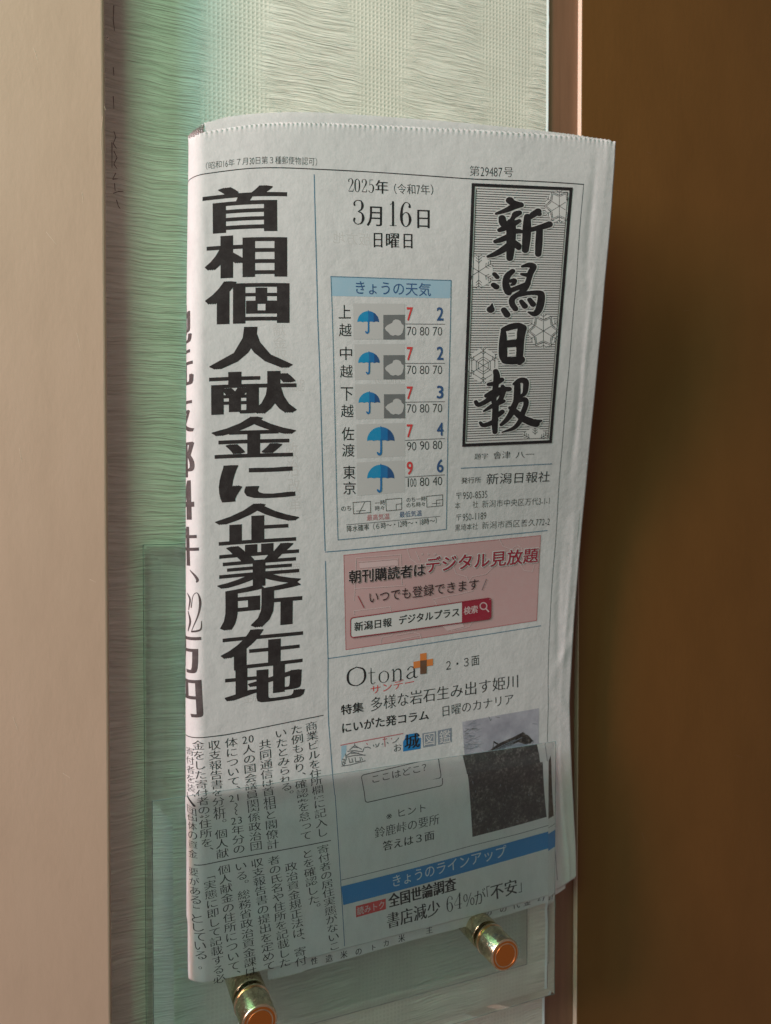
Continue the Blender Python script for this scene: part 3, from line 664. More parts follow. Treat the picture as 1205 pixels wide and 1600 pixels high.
def flake(cx, cy, R, kind, ulim=None):
    q = []
    for k in range(36):
        a = math.radians(k * 10); rr = R * (1.0 if (k % 6) in (0,) else 0.90); q.append((cx + rr * 0.92 * math.sin(a), cy - rr * math.cos(a)))
    lo, hi = ulim
    cl = lambda p: (min(max(p[0], lo), hi), min(max(p[1], 295), 689))
    mh.px([cl(p) for p in q], 'white_print', 1)
    def ln(*pts):
        pts = [p for p in pts if lo - .5 <= p[0] <= hi + .5 and 293 < p[1] < 690]
        if len(pts) > 1: mh.line(pts, 0.75, 'ink_soft', 2)
    for k in range(6):
        a = math.radians(60 * k); dx, dy = math.sin(a) * .92, -math.cos(a)
        ln((cx, cy), (cx + dx * R * .45, cy + dy * R * .45), (cx + dx * R * .95, cy + dy * R * .95))
        for f in ((.5, .66, .82) if kind == 0 else (.62, .8)):
            for s_ in (-1, 1):
                b2 = a + s_ * math.radians(50 if kind != 2 else 60); L_ = R * (.24 if kind == 0 else .2)
                ln((cx + dx * R * f, cy + dy * R * f), (cx + dx * R * f + math.sin(b2) * L_ * .92, cy + dy * R * f - math.cos(b2) * L_))
        a2 = math.radians(60 * k + 60); d2 = (math.sin(a2) * .92, -math.cos(a2))
        if kind == 1:
            for f in (.34, .47): ln((cx + dx * R * f, cy + dy * R * f), (cx + d2[0] * R * f, cy + d2[1] * R * f))
            ln((cx + dx * R * .78, cy + dy * R * .78), (cx + d2[0] * R * .78, cy + d2[1] * R * .78))
        if kind == 2:
            am = math.radians(60 * k + 30); m_ = (math.sin(am) * .92, -math.cos(am))
            for g in (1.0, .86):
                c_ = (cx + m_[0] * R * .1, cy + m_[1] * R * .1)
                pt = lambda d_, f: (c_[0] + d_[0] * R * f * g, c_[1] + d_[1] * R * f * g)
                ln(pt(dx and (dx, dy) or (dx, dy), .55), pt(m_, .85)); ln(pt(d2, .55), pt(m_, .85))
flake(874, 322, 27, 2, (848, 887)); flake(748, 424, 27, 0, (736, 776)); flake(849, 517, 28, 2, (822, 873)); flake(755, 571, 29, 1, (731, 781)); flake(836, 690, 24, 0, (810, 858))
# brush strokes, read off the lettering in four blocks (x, y, width)
BR_ = [((730, 280), 7.088, [
 [(470,235,70),(500,260,60),(560,275,50),(595,280,45)], [(595,285,50),(520,300,62),(440,340,50),(320,382,26)], [(575,372,50),(535,390,62),(505,430,40),(480,480,50)],
 [(385,430,62),(395,480,70),(430,520,70)], [(575,462,40),(520,490,55),(440,530,60),(360,563,46)], [(485,480,80),(485,600,85),(480,750,75),(470,875,60)], [(500,585,50),(560,575,50),(610,582,35)],
 [(470,630,60),(380,668,55),(312,690,42)], [(470,730,70),(380,790,62),(300,832,50),(228,856,28)], [(520,705,60),(560,740,66),(568,760,48)],
 [(775,345,40),(797,385,46)], [(785,355,60),(735,388,62),(690,422,50),(665,430,50)], [(665,415,60),(660,520,75),(655,650,75),(642,785,62)], [(908,500,66),(850,520,62),(760,545,50),(680,565,50)], [(800,560,60),(793,700,66),(785,830,58)]]),
 ((730, 400), 7.088, [
 [(300,200,42),(332,235,42)], [(290,320,50),(322,342,56)], [(275,530,14),(266,570,46),(258,592,72)], [(405,598,56),(440,650,62)],
 [(500,168,50),(445,220,60),(425,290,60),(438,360,70),(458,405,60)], [(475,278,36),(518,272,50),(515,305,36),(490,318,26)], [(440,398,50),(540,358,50),(650,318,56),(680,305,40)],
 [(608,115,26),(685,100,55),(735,118,56),(700,185,58),(680,260,50),(650,340,58),(600,400,56)], [(600,200,28),(660,210,44)], [(600,400,52),(505,465,54),(495,525,54),(532,585,52)],
 [(560,430,50),(700,408,44),(800,412,60),(820,440,66),(812,520,72),(788,600,68),(742,640,56),(678,622,20)], [(597,503,42),(637,555,56)], [(690,483,46),(728,535,56)]]),
 ((730, 500), 7.088, [
 [(402,112,50),(395,250,72),(398,400,78),(435,462,52)], [(402,108,54),(480,76,66),(570,62,62),(618,88,56)], [(608,90,84),(588,200,76),(580,350,70),(578,470,56)], [(430,265,76),(560,255,78)], [(420,445,76),(500,450,82),(590,440,84)]]),
 ((715, 570), 7.088, [
 [(420,72,52),(432,130,62),(420,230,56),(410,290,50)], [(485,165,52),(420,202,50),(342,216,40)], [(495,235,36),(515,262,44),(570,265,42)], [(570,268,50),(490,272,58),(400,302,62),(318,342,46)],
 [(200,410,40),(228,442,46),(300,412,50),(400,345,56),(470,300,50)], [(508,290,50),(480,370,48),(440,430,50)], [(508,402,40),(430,432,50),(370,462,45),(290,512,22)], [(412,330,40),(400,400,50),(418,440,60),(415,550,60),(410,650,60),(412,742,50)],
 [(492,520,50),(440,560,50)], [(250,640,30),(280,668,44),(350,652,50),(425,610,46)],
 [(622,212,30),(690,172,56),(750,182,58),(752,262,54),(738,318,46),(700,345,34)], [(660,212,58),(658,320,66),(648,400,60),(620,465,60),(590,540,60),(540,610,50),(482,662,36)],
 [(680,392,50),(745,385,52),(755,440,52),(722,530,52),(690,620,48),(620,700,42),(490,746,14)], [(578,475,36),(640,520,60),(720,590,70),(810,632,80),(870,655,70)], [(850,640,80),(925,618,24)], [(700,352,34),(680,400,40)]])]
for (ox, oy), sc, strokes in BR_:
    for g, mt, lv in ((3.4, 'white_print', 3), (0.0, 'ink', 5)):
        for st in strokes: mh.stroke([(ox + x / sc, oy + y / sc, w_ * 1.13 / sc) for x, y, w_ in st], mt, lv, g)
mh.px([(790.5, 517.5), (807.5, 516), (807, 529), (793.5, 531.5)], 'white_print', 6); mh.px([(793.5, 544), (806.5, 543), (806, 555), (792.5, 557.5)], 'white_print', 6)
for y in (521, 525): mh.line([(794, y), (804, y - .6)], .9, 'ink_soft', 7)
for y in (548, 552): mh.line([(795, y), (804, y - .6)], .9, 'ink_soft', 7)
mh.build()

L = Layer('publisher_lines', paper, 'publisher name and address under the title')
L.h('題字', (741, 718), (763, 717), 9.5, 'mincho', 'ink'); L.h('會津', (770, 717.5), (798, 716), 12, 'mincho', 'ink'); L.h('八一', (805, 716), (835, 714.5), 11, 'mincho', 'ink')
L.h('発行所', (720.5, 755.6), (752, 754), 9.5, 'gothic', 'ink'); L.h('新潟日報社', (759, 757), (859, 752.5), 17.5, 'gothic', 'ink')
L.h('〒950-8535', (710.5, 781), (762, 777.5), 12.5, 'thin', 'ink'); L.h('本　　社', (710.5, 795.5), (747.5, 793), 11, 'thin', 'ink'); L.h('新潟市中央区万代3-1-1', (752.5, 793.5), (860, 787.5), 12, 'thin', 'ink')
L.h('〒950-1189', (710.5, 815), (760, 811), 12.5, 'thin', 'ink'); L.h('黒埼本社', (710.5, 830.5), (747, 827), 11, 'thin', 'ink'); L.h('新潟市西区善久772-2', (752, 827), (859, 820), 12, 'thin', 'ink')
L.build()

# weather box
wb = Layer('weather_box', paper, 'small weather table with a pale blue header')
wb.px([(517, 432.5), (705, 438), (703, 466), (518, 462.5)], 'blue_pale', -.5)
wb.line([(517, 432), (611, 435), (705, 438)], 1.2, 'blue_line', 1); wb.line([(517, 432), (519.5, 500), (523, 640), (528, 843)], 1.1, 'blue_line', 1); wb.line([(705, 438), (703.5, 520), (699.5, 700), (697.2, 827)], 1.1, 'blue_line', 1)
wb.line([(528, 843.5), (610, 835.5), (697.2, 827)], 1.1, 'blue_line', 1)
wb.h('きょうの天気', (553, 459), (674, 462.5), 20, 'gothic', 'blue_text', 1)
for a, b_, xa, ya, yb in [('上', '越', 529.2, 476.5, 505.5), ('中', '越', 531, 541.5, 570), ('下', '越', 532.3, 605, 632), ('佐', '渡', 534, 667, 693.5), ('東', '京', 536, 727.5, 752.5)]:
    wb.fit(a, xa, ya, xa + 19.2, ya + 21, 'gothic', 'ink'); wb.fit(b_, xa + .5, yb, xa + 20, yb + 20, 'gothic', 'ink')
for q4 in [((552, 474), (632.5, 474.5), (632.5, 530), (552.5, 530)), ((554, 538), (632.5, 537), (632.5, 593), (554.5, 593.5)), ((555, 600.5), (633, 599.5), (633, 653.5), (556, 655)), ((557, 663), (633, 660.5), (633, 712.5), (557.5, 716)), ((557.5, 722.5), (632.8, 719.5), (632.8, 769), (558.5, 774.5))]:
    wb.px(q4, 'panel_grey', -.5)
for (y1, y2, d1, d2, c, r) in [(506, 506.4, '7', '2', '70 80 70', (480, 501, 524)), (567.7, 567.5, '7', '2', '70 80 70', (542, 563, 584.6)), (628.3, 627.3, '7', '3', '70 80 70', (603.8, 624, 645)), (688, 685, '7', '4', '90 90 80', (663, 683.5, 703.8)), (745.5, 741.7, '9', '6', '100 80 40', (721, 741.7, 760.6))]:
    wb.line([(632.6, y1), (695, y2)], .9, 'grey_line', 1); dy = (y2 - y1)
    wb.fit(d1, 635.5, r[0], 645, r[1], 'bold', 'red', 1); wb.fit(d2, 682.5, r[0] + dy * .8 - .5, 693, r[1] + dy * .8 - .5, 'bold', 'blue_text', 1)
    parts = c.split(' ')
    for k, p in enumerate(parts):
        x0 = 635.6 + k * 20.2; yy = r[2] + dy * (k * .33)
        for j, chd in enumerate(p):
            wd = 15.5 / len(p); wb.fit(chd, x0 + j * wd + (.3 if chd != '1' else 1.6), yy - 13.4, x0 + (j + 1) * wd - (.6 if chd != '1' else 2.0), yy, 'thin', 'ink')
for t, a, b_, h_ in [('のち', (532.5, 799), (550, 797.5), 8), ('一時', (585.5, 790), (602, 788.5), 7.5), ('時々', (585.5, 798.5), (602, 797), 7.5), ('のち一時', (634.5, 785), (665.5, 782.5), 7.5), ('のち時々', (634.5, 793.5), (665.5, 791), 7.5)]: wb.h(t, a, b_, h_, 'gothic', 'ink_soft')
for q4 in [((551.5, 785), (578.7, 783), (579, 800.8), (552.3, 802.8)), ((602.6, 780.4), (627.5, 778.4), (627.5, 796), (603.6, 798.4)), ((666.3, 775.5), (691.6, 773), (691.6, 790), (667, 792.3))]: wb.line(q4, .8, 'ink_soft', 1, True)
wb.line([(570, 784), (561, 802)], .8, 'ink_soft'); wb.line([(556.5, 798.5), (571, 797.5)], .8, 'ink_soft'); wb.line([(619, 797), (619, 788), (627.5, 787)], .8, 'ink_soft'); wb.line([(682, 791), (682, 781.5), (691.5, 780.5)], .8, 'ink_soft'); wb.line([(675, 787), (688, 786)], .8, 'ink_soft')
wb.h('最高気温', (573, 813.8), (609, 811), 9, 'gothic', 'red_line'); wb.h('最低気温', (624, 808.8), (659.5, 805.8), 9, 'gothic', 'blue_text')
wb.line([(541, 820), (687.6, 806.5)], .8, 'grey_line'); wb.h('降水確率（６時〜・12時〜・18時〜）', (541.5, 831.5), (689, 817), 9.5, 'gothic', 'ink_soft')
wbo = wb.build()
def umbrella(cx, top, bot, w_, sh=0.0):
    L = Layer('umbrella_icon', wbo, base=1); r = w_ / 2; hgt = (bot - top) * .50; yb = top + hgt
    N = 24; arc = [(cx - r * math.cos(math.pi * i / N), yb - hgt * math.sin(math.pi * i / N)) for i in range(N + 1)]
    def part(x0, x1, mat):
        pts = [p for p in arc if cx + x0 * r - .01 <= p[0] <= cx + x1 * r + .01]
        if not pts: return
        xa, xb = pts[0][0], pts[-1][0]; scal = [(xb + (xa - xb) * u, yb - 1.5 * math.sin(math.pi * u) * 1.4 * (xb - xa) / w_ * 2) for u in np.linspace(0, 1, 6)]; L.px(pts + scal, mat, 0)
    part(-1, -.5, 'umb_light'); part(-.5, 0.0, 'umb_light'); part(0.0, .5, 'umb_mid'); part(.5, 1, 'umb_dark')
    L.stroke([(cx, top - .8, w_ * .035), (cx, top + 2, w_ * .04)], 'umb_mid', 0)
    L.stroke([(cx + .4, yb - 2, w_ * .07), (cx + .4, bot - hgt * .35, w_ * .075), (cx - .3, bot - hgt * .1, w_ * .085), (cx - w_ * .07, bot - hgt * .04, w_ * .08), (cx - w_ * .12, bot - hgt * .16, w_ * .06)], 'umb_mid', 1)
    L.build()
for a in [(575.4, 486, 520.8, 34), (576.5, 550, 584.3, 33.5), (577, 612.5, 646.3, 33.5), (595, 667, 710.8, 43), (595, 726, 768.8, 42.5)]: umbrella(*a)
CL = [(508,465),(525,445),(548,432),(566,424),(574,404),(592,396),(612,398),(632,410),(640,432),(655,442),(656,462),(650,482),(646,502),(632,518),(612,526),(590,519),(572,526),(552,518),(536,498),(518,484)]
for (x0, y0, x1, y1) in [(599, 492, 632.7, 530.4), (599.2, 555, 632.7, 592.7), (600, 616, 633, 653.4)]:
    L = Layer('cloud_icon', wbo, base=1); L.px([(x0, y0), (x1, y0 - .3), (x1, y1 - .2), (x0, y1)], 'panel_dark')
    L.px([(x0 + (x - 497) / 168 * (x1 - x0), y0 + (y - 360) / 195 * (y1 - y0)) for x, y in CL], 'panel_grey', 1); L.build()

# advertisement
ad = Layer('advertisement', paper, 'pink boxed advertisement with a white search bar')
A4 = [(537.2, 867.5), (844.6, 836.6), (838.6, 969.4), (540.5, 1015.2)]
ad.px(A4, 'pink', -.5); ad.line([*seg_interp(A4[0], A4[1], 6), *seg_interp(A4[1], A4[2], 4), *seg_interp(A4[2], A4[3], 6), *seg_interp(A4[3], A4[0], 4)], .9, 'red_line', .5, True)
def adp(x, y): return (500 + x / 3.0125, 820 + y / 3.0125)
for pts in [[(160,355),(170,155),(380,140),(385,280)], [(180,175),(365,160),(368,250)], [(160,300),(400,285)], [(160,420),(160,405),(330,385),(345,470),(340,520),(290,530),(285,560)], [(410,115),(425,160),(460,185),(500,180)], [(450,125),(470,170)], [(360,520),(440,505),(470,515),(475,535)],
            [(845,70),(860,100),(900,115),(930,95),(950,110),(955,150),(940,180),(960,215),(1000,220),(1008,190)], [(640,160),(625,190),(640,230),(690,245),(700,270),(715,245),(780,232),(815,200),(800,160),(740,145)], [(530,350),(600,335),(660,325),(720,310)], [(540,360),(620,500),(700,480),(730,440)], [(600,345),(655,430)], [(350,545),(470,520)]]:
    ad.line([adp(*p) for p in pts], 1.3, 'pink_light', 1)
ad.px([adp(185,180),adp(362,165),adp(366,190),adp(187,205)], 'pink_light', 1); ad.px([adp(570,470),adp(660,440),adp(680,480),adp(600,500)], 'pink_light', 1)
for x in (480, 510, 540): ad.ring(*adp(x, 138), 1.2, 1.2, 'pink_light', 1)
ad.h('朝刊購読者は', (544.5, 911.5), (664.5, 899), 19, 'bold', 'ink', 5)
for st, mt, lv in (('gothic', 'white_print', .8),):
    for dx, dy in ((-1.3, 0), (1.3, 0), (0, -1.3), (0, 1.3), (.9, .9), (-.9, -.9), (.9, -.9), (-.9, .9)):
        ad.h('デジタル見放題', (663.5 + dx, 895.5 + dy), (840.5 + dx, 878 + dy), 24, 'bold', 'white_print', 3)
        ad.h('朝刊購読者は', (544.5 + dx * .8, 911.5 + dy * .8), (664.5 + dx * .8, 899 + dy * .8), 19, 'bold', 'pink_light', 2)
ad.h('デジタル見放題', (663.5, 895.5), (840.5, 878), 24, 'bold', 'red_dark', 5)
ad.h('いつでも登録できます', (575, 943), (748.5, 920.5), 17.5, 'gothic', 'ink', 5)
ad.line([(559, 931), (568.5, 949.5)], 1.3, 'red_dark', 5); ad.line([(760, 904.5), (753, 922)], 1.1, 'grey_line', 5)
ado = ad.build()
sb = Layer('search_bar', ado, base=6)
def round_quad(c, r, n=5):
    out = []; c = np.array(c, float)
    for i in range(4):
        p, a, b_ = c[i], c[i - 1], c[(i + 1) % 4]; ua = (a - p) / np.linalg.norm(a - p); ub = (b_ - p) / np.linalg.norm(b_ - p)
        for t in np.linspace(0, 1, n): s_, e_ = p + ua * r, p + ub * r; out.append(tuple((1 - t) ** 2 * s_ + 2 * t * (1 - t) * p + t * t * e_))
    return out
B4 = [(547.4, 965.5), (766.6, 933.8), (766.6, 966.5), (547.6, 996.2)]
rq = round_quad(B4, 5); sb.px(rq, 'white_print', 0); sb.px([(721.4, 940.5), (763, 934.6), (766.2, 938), (766.2, 963), (763, 967), (721.4, 973)], 'red_dark', 1); sb.line(rq, 1.4, 'red_dark', 2, True)
sb.h('新潟日報', (553, 986.2), (612, 978.2), 13, 'bold', 'ink', 1); sb.h('デジタルプラス', (622, 976), (718.5, 962.2), 13.5, 'bold', 'ink', 1)
sb.h('検索', (724, 960.5), (746.5, 957), 12, 'bold', 'pink_light', 2); sb.ring(755, 946.8, 5.2, 1.7, 'pink_light', 2); sb.line([(759, 951), (763.5, 956)], 2.0, 'pink_light', 2)
sb.build()

# weekend section
L = Layer('section_title', paper, 'large serif section title with an orange plus sign')
for ch, x0, x1, yb, hh in [('O', 541.5, 572.5, 1073.5, 29), ('t', 574, 590, 1070.5, 29), ('o', 590.5, 609, 1068, 28), ('n', 611, 632, 1065, 28), ('a', 633, 654, 1061.5, 28)]:
    pen(L, ch, x0, yb - hh, x1, yb, 'ink', 1.0 if ch != 'O' else .9, slope=-.14)
L.px([(656.3, 1021.5), (666.5, 1020), (666.5, 1051.5), (656.5, 1053)], 'orange', 1); L.px([(646, 1034), (676.6, 1029), (676.5, 1039.5), (646.2, 1044.5)], 'orange', 1)
L.px([(656.4, 1032.4), (666.6, 1031), (666.6, 1052), (656.6, 1053.5)], 'orange_dark', 2)
L.h('サンデー', (578.5, 1085.5), (649, 1071), 13, 'gothic', 'red'); L.build()
L = Layer('section_text', paper)
L.h('２・３面', (694, 1048.8), (750, 1038.5), 16, 'gothic', 'ink'); L.h('特集', (532.5, 1117.5), (568.5, 1111.5), 14.5, 'bold', 'ink')
L.h('多様な岩石生み出す姫川', (578, 1112), (812, 1073.5), 21, 'mincho', 'ink'); L.h('にいがた発コラム', (533, 1146), (671, 1124), 15, 'bold', 'ink'); L.h('日曜のカナリア', (689, 1120.5), (803.5, 1099.5), 17, 'mincho', 'ink')
L.build()
L = Layer('castle_column_logo', paper, 'small column logo with a castle drawing and boxed characters')
L.line([(532.5, 1164.5), (580, 1155.5), (629.6, 1146.2)], 1.4, 'red_line')
def cp(x, y): return (525 + x / 6.025, 1120 + y / 6.025)
L.px([cp(50,275),cp(100,268),cp(95,340),cp(60,400),cp(52,460)], 'blue_pale', -.3)
for pts in [[(175,250),(178,275)], [(130,310),(175,270),(240,305)], [(110,325),(170,318),(250,330),(262,300)], [(100,365),(150,330),(270,362)], [(95,380),(180,362),(275,360)], [(90,350),(95,400),(75,455)], [(55,465),(140,452),(275,415)], [(60,400),(80,400),(70,430),(90,440)], [(120,390),(130,430),(160,425),(150,395)], [(180,385),(185,425),(230,415),(225,380)], [(55,420),(60,450),(80,462)], [(150,285),(210,290)], [(140,345),(215,342)], [(240,380),(250,410)]]:
    L.line([cp(*p) for p in pts], 1.3, 'grey_line')
for pts in [[(285,250),(300,262)], [(270,290),(300,285),(325,295)], [(350,262),(358,280)], [(372,255),(380,272)], [(405,250),(395,275),(375,285)], [(440,215),(480,205)], [(455,195),(462,280)], [(430,262),(442,250)], [(480,240),(492,252)], [(520,200),(525,212)], [(535,245),(560,235),(590,200)]]:
    L.line([cp(*p) for p in pts], 1.4, 'red_line' if pts[0][0] in (285, 440, 455, 520) else 'grey_line')
L.h('お', (614.5, 1176), (628.5, 1173), 12.5, 'mincho', 'ink')
L.px([cp(632,232),cp(650,205),cp(655,170),cp(765,150),cp(778,195),cp(800,198),cp(797,300),cp(632,328)], 'blue_band'); L.fit('城', 632, 1146.5, 656, 1169, 'mincho_bold', 'ink', 1, slope=-.15)
L.px([cp(812,157),cp(943,136),cp(940,270),cp(820,290)], 'grey_box'); L.px([cp(958,130),cp(1090,104),cp(1090,236),cp(962,262)], 'grey_box')
L.fit('図', 662.5, 1146, 679, 1164.5, 'gothic', 'white_print', 1, slope=-.16); L.fit('鑑', 686.5, 1141, 704, 1160.5, 'gothic', 'white_print', 1, slope=-.18)
L.build()
# printed photograph of a castle gate seen past bare branches
ph = Layer('printed_photo', paper, 'printed photograph of a tiled gate roof above a dark bank')
G = [(722.5, 1128), (842.5, 1106.6), (850, 1274), (735, 1305)]
def gp(x, y): return (710 + x / 7.62, 1100 + y / 7.62)
ph.px(G, 'photo_sky')
ph.px([gp(105,640),gp(320,605),gp(400,640),gp(500,600),gp(620,560),gp(800,510),gp(1000,490),gp(1025,705),gp(1070,1325),(735,1305),gp(150,930)], 'photo_dark', 1)
ph.px([gp(*p) for p in [(320,612),(395,572),(500,490),(545,462),(700,395),(820,332),(848,405),(935,432),(905,470),(830,478),(760,452),(650,505),(520,562),(405,612)]], 'photo_dark', 2)
for pts in [[(420,585),(560,520),(700,450),(800,400)], [(450,560),(580,490),(720,425)], [(540,545),(700,470)]]: ph.line([gp(*p) for p in pts], .8, 'grey_box', 3)
for pts in [[(320,600,16),(500,520,22),(700,420,26),(830,360,40)], [(330,600,8),(440,560,10),(470,450,8)], [(470,450,22),(520,480,26),(545,480,20)], [(500,500,16),(650,440,22),(830,380,60),(930,440,20)], [(560,510,12),(760,430,50),(860,470,40)], [(815,345,30),(850,430,45),(935,438,14)]]:
    ph.stroke([(*gp(x, y), w_ / 7.62 * .8) for x, y, w_ in pts], 'photo_dark', 2)
ph.px([gp(620,510),gp(760,470),gp(860,480),gp(880,520),gp(640,575)], 'grey_box', 3)
for k in range(70):
    x = rng.uniform(100, 260); y = rng.uniform(230, 540); a = rng.normal(-.1, .35); l_ = rng.uniform(25, 110)
    ph.stroke([(*gp(x, y), .45), (*gp(x + l_ * math.cos(a), y + l_ * math.sin(a) * .8), .3)], 'grey_box' if k % 2 else 'panel_dark', 1)
for k in range(46):
    x = rng.uniform(860, 1000) if k % 2 else rng.uniform(540, 700); y = rng.uniform(430, 520) if k % 2 else rng.uniform(500, 570); a = rng.uniform(0, 3.1)
    ph.stroke([(*gp(x, y), .6), (*gp(x + 16 * math.cos(a), y + 16 * math.sin(a)), .4)], 'grey_box' if k % 3 else 'photo_dark', 3)
for pts in [[(930,235),(990,240)], [(410,150),(430,200),(440,175)], [(490,155),(540,160)]]: ph.line([gp(*p) for p in pts], .7, 'panel_dark', 1)
for k in range(60):
    x = rng.uniform(180, 1040); y = rng.uniform(880, 1500)
    if y > 1540 - (x - 190) * .27: continue
    ph.stroke([(*gp(x, y), rng.uniform(.4, 1.2)), (*gp(x + rng.normal(0, 12), y + rng.uniform(4, 30)), .4)], 'panel_dark' if k % 4 else 'grey_box', 4)
ph.build()
L = Layer('quiz_text', paper, 'quiz question in a rounded outline with hint lines')
L.line(round_quad([(564.5, 1216.6), (686.5, 1191), (689, 1225), (568.7, 1252)], 5), 1.3, 'ink_soft', 0, True)
L.h('ここはどこ？', (579, 1231), (676, 1211), 13, 'gothic', 'ink_soft'); L.h('※ヒント', (600.5, 1279), (665, 1265), 13, 'gothic', 'ink_soft')
L.h('鈴鹿峠の要所', (583, 1307.5), (684.5, 1284.5), 16, 'mincho', 'ink_soft'); L.h('答えは３面', (595.5, 1327), (676.5, 1308.5), 14, 'mincho_bold', 'ink_soft'); L.build()
bb = Layer('lineup_box', paper, 'blue banded index of stories at the foot of the page')
tp = seg_interp((531, 1382), (854.5, 1296), 12); bt = seg_interp((855.5, 1322), (534, 1411), 12)
bb.px([(x, y + 1.6 * math.sin(i / 12 * 3.14)) for i, (x, y) in enumerate(tp)] + [(x, y + 1.6 * math.sin(i / 12 * 3.14)) for i, (x, y) in enumerate(bt)], 'blue_band')
bb.h('きょうのラインアップ', (609, 1384), (789, 1335), 17.5, 'gothic', 'blue_white', 1)
bb.px([(553.5, 1412.5), (600, 1400.5), (600.5, 1417), (554, 1430)], 'red'); bb.h('読みトク', (555.5, 1426.5), (599.5, 1415), 11, 'bold', 'pink_light', 1)
bb.h('全国世論調査', (605, 1415), (710, 1387.5), 19, 'black', 'ink'); bb.h('書店減少', (602, 1448), (686, 1425), 22, 'mincho_bold', 'ink')
pen(bb, '6', 694, 1396.5, 706, 1421.5, 'ink', 1.1); pen(bb, '4', 706, 1393.5, 720, 1418, 'ink', 1.1, slope=-.2)
bb.h('％', (720, 1417), (740, 1411.5), 22, 'mincho', 'ink'); bb.h('が', (738, 1413), (757, 1407), 22, 'mincho', 'ink'); bb.h('「', (748, 1409), (764, 1404), 22, 'mincho', 'ink'); bb.h('不安', (763, 1404.5), (806, 1392), 22, 'mincho_bold', 'ink'); bb.h('」', (806, 1392), (822, 1388), 20, 'mincho', 'ink')
bb.build()
# cut-off type on the strip that hangs below
for ch, x, y, s_ in [('性', 491, 1499, 12), ('造', 514, 1495, 13), ('米', 537, 1489, 13), ('の', 560, 1484, 13), ('ト', 583, 1478, 11), ('カ', 603, 1471, 12), ('米', 627, 1463, 13), ('主', 670, 1450, 13), ('の', 762, 1423, 12), ('の', 785, 1417, 12), ('代', 805, 1411, 12), ('金', 822, 1406, 13), ('27', 843, 1399, 12), ('面', 862, 1393, 12)]:
    L = Layer('cut_off_character', paper, sheet='low')
    for k, c_ in enumerate(ch):
        q_ = inv([x + k * 7, ], [y])[0]; L.glyph(c_, q_ + [-s_ / 2, s_ / 2], np.array([s_, 0.0]), np.array([0, -s_ * .95]), 'mincho_bold', 'ink_soft')
    L.build()
# print showing through from the reverse
for t, a, b_ in [('献金収支', (436, 505), (440, 585)), ('出品', (455, 610), (476, 612)), ('物価高', (585, 600), (640, 598)), ('政治改革', (455, 690), (462, 800)), ('報告書', (640, 880), (720, 872)), ('地方版', (520, 380), (580, 384)), ('経済', (380, 1100), (430, 1092)), ('社会面', (430, 900), (470, 898))]:
    L = Layer('show_through', paper)
    if abs(b_[0] - a[0]) > abs(b_[1] - a[1]): L.h(t, a, b_, 18, 'gothic', 'ghost', -1, mirror=True)
    else: L.v(list(t), a, b_, 19, 'gothic', 'ghost', -1)
    L.build()
bpy.data.objects.remove(FO)

# ------------------------------------------------------------------ glass rack
DB, DFb, DFf = 6.0, 19.4, 23.6
def bevel_plate(name, x0, x1, z0, z1, y_back, y_front, bev, dep, parent):
    """slab with a wide polished bevel round its front face (front faces the room, -y)"""
    r = 0.35
    B = [(x0 + r, y_back, z0 + r), (x1 - r, y_back, z0 + r), (x1 - r, y_back, z1 - r), (x0 + r, y_back, z1 - r)]
    A = [(x0, y_back - r, z0), (x1, y_back - r, z0), (x1, y_back - r, z1), (x0, y_back - r, z1)]
    C = [(x0, y_front + dep, z0), (x1, y_front + dep, z0), (x1, y_front + dep, z1), (x0, y_front + dep, z1)]
    D = [(x0 + bev, y_front, z0 + bev), (x1 - bev, y_front, z0 + bev), (x1 - bev, y_front, z1 - bev), (x0 + bev, y_front, z1 - bev)]
    V = B + A + C + D; Fc = [(3, 2, 1, 0), (12, 13, 14, 15)]
    for k in range(3):
        for i in range(4):
            a, b_ = k * 4 + i, k * 4 + (i + 1) % 4; Fc.append((a, b_, b_ + 4, a + 4))
    import bmesh
    o = mesh_obj(name, V, Fc, M['glass'], parent)
    bm = bmesh.new(); bm.from_mesh(o.data); bmesh.ops.recalc_face_normals(bm, faces=bm.faces[:]); bm.to_mesh(o.data); bm.free()
    ga = o.data.attributes.new('ground', 'FLOAT', 'FACE'); ga.data.foreach_set('value', [0.0, 0.0] + [0.3, 0.25, 0.5, 0.04] * 2 + [0.012, 0.010, 0.010, 0.045]); return o  # amounts per face paint the pale left bevel and the bright top edge
xb0 = at(227, 1200, DB)[0]; xb1 = at(827, 1450, DB)[0]; zb1 = at(228, 852, DB)[2]; zb0 = at(827, 1510, DB)[2]
zf1 = (at(238, 1258, DFf)[2] + at(873, 1164, DFf)[2]) / 2; zf0 = at(875, 1562, DFf)[2]; xf0 = at(240, 1350, DFf)[0]; xf1 = at(876, 1450, DFf)[0]
rack = empty('glass_rack', ((xb0 + xb1) / 2, 0, zb0), label='clear green glass newspaper holder with brass fixings on the wallpaper', cat='rack')
bp = bevel_plate('back_plate', xb0, xb1, zb0, zb1, -2.0, -DB, 5.6, 3.2, rack)
fp = bevel_plate('front_plate', xf0, xf1, zf0, zf1, -DFb, -DFf, 6.0, 3.7, rack); fp['label'] = 'shorter glass plate in front of the newspaper'
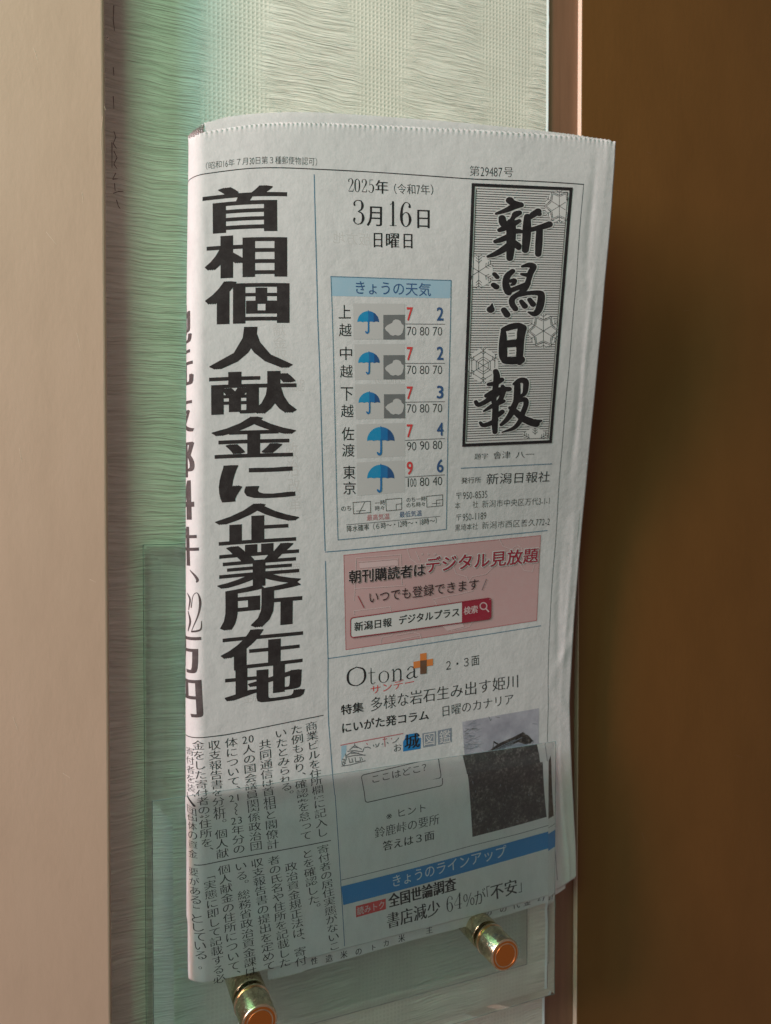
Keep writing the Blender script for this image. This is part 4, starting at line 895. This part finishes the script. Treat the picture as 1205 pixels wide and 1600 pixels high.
def lathe(name, cx, cz, prof, mat, parent, mats=None, n=56):
    """revolve (radius, distance from wall) pairs about the axis that stands out of the wall"""
    V = []; Fc = []; mi = []; prof = [(r * 1.1, d) for r, d in prof]
    for k, (r, d) in enumerate(prof):
        for i in range(n): a = 2 * math.pi * i / n; V.append((cx + r * math.cos(a), -d, cz + r * math.sin(a)))
        if k:
            for i in range(n): Fc.append(((k - 1) * n + i, (k - 1) * n + (i + 1) % n, k * n + (i + 1) % n, k * n + i)); mi.append(0)
    Fc.append(tuple(range(n))); Fc.append(tuple((len(prof) - 1) * n + i for i in range(n))[::-1]); mi += [0, 0]
    import bmesh
    o = mesh_obj(name, V, Fc, mat, parent)
    bm = bmesh.new(); bm.from_mesh(o.data); bmesh.ops.recalc_face_normals(bm, faces=bm.faces[:]); bm.to_mesh(o.data); bm.free()
    for p in o.data.polygons: p.use_smooth = len(p.vertices) == 4
    o.data.set_sharp_from_angle(angle=math.radians(38)); return o
DCAP = 35.0
for (px, py) in ((406, 1599), (790, 1493)):
    X, _, Z = at(px, py, DCAP)
    s = bpy.data.objects.new('standoff', None); COL.objects.link(s); s.parent = rack; s.location = (Vector((X * MM, 0, Z * MM)) - rack.location)
    s.empty_display_size = .01; bpy.context.view_layer.update()
    lathe('barrel', X, Z, [(5.2, DB + .03), (5.35, DB + .3), (5.35, DFb - .5), (5.1, DFb - .03)], M['brass'], s)
    lathe('wall_spacer', X, Z, [(5.2, .05), (5.3, .3), (5.3, 1.7), (5.2, 1.95)], M['brass'], s)
    lathe('washer', X, Z, [(5.3, DFf + .03), (5.55, DFf + .15), (5.55, DFf + .7), (5.0, DFf + .8), (4.7, DFf + 1.0), (4.7, DFf + 1.5)], M['brass'], s)
    lathe('cap', X, Z, [(4.6, DFf + 1.55), (5.2, DFf + 1.6), (5.35, DFf + 1.8), (5.35, DCAP - .5), (5.2, DCAP - .15), (4.95, DCAP), (4.72, DCAP - .02)], M['brass'], s)
    lathe('cap_face', X, Z, [(4.68, DCAP - .3), (4.68, DCAP + .02), (4.05, DCAP + .05), (3.95, DCAP - .2), (3.75, DCAP - .2), (3.65, DCAP + .06)], M['copper'], s)

# ------------------------------------------------------------------ small marks on the setting
def mark(name, parent, pts, wid, d, mat='mark'):
    V = []; Fc = []
    for (a, b_) in zip(pts[:-1], pts[1:]):
        A, B = at(*a, d), at(*b_, d); t = B - A; L_ = np.linalg.norm(t)
        if L_ < 1e-6: continue
        n = np.array([-t[2], 0, t[0]]) / L_ * wid / 2; k = len(V); V += [A - n, B - n * .6, B + n * .6, A + n]; Fc.append((k, k + 1, k + 2, k + 3))
    return mesh_obj(name, V, Fc, M[mat], parent)
for pts in [[(178, 8), (177, 30), (179, 48)], [(177, 105), (178, 118)], [(177, 150), (178, 170)], [(178, 205), (181, 214), (177, 224), (182, 232)], [(175, 222), (175, 262)], [(178, 236), (183, 246), (178, 256), (183, 264)], [(181, 270), (176, 280), (184, 279)], [(179, 286), (180, 298)], [(177, 302), (185, 299), (193, 299)], [(182, 312), (185, 322), (188, 326)]]:
    mark('pencil_mark', wall, pts, 0.24, 0.12)
mark('chip', casing, [(165.5, 56), (169, 58.5), (168, 63)], 0.8, DCAS + .05)
for pts in [[(120, 520), (126, 548)], [(30, 700), (34, 722)], [(140, 905), (150, 910)], [(98, 1208), (110, 1216)], [(20, 1120), (28, 1141)], [(128, 300), (130, 318)], [(163, 166), (165, 172)], [(72, 362), (88, 382)], [(52, 75), (60, 98)], [(160, 182), (157, 220), (159, 240)]]: mark('scratch', casing, pts, 0.12, DCAS + .04, 'edge')
for pts in [[(1068, 486), (1079, 484)], [(1012, 238), (1019, 240)], [(1120, 700), (1124, 716)], [(1003, 1302), (1010, 1318)], [(1150, 1180), (1161, 1184)]]: mark('scratch', door, pts, 0.10, DDOOR + .05, 'trim')
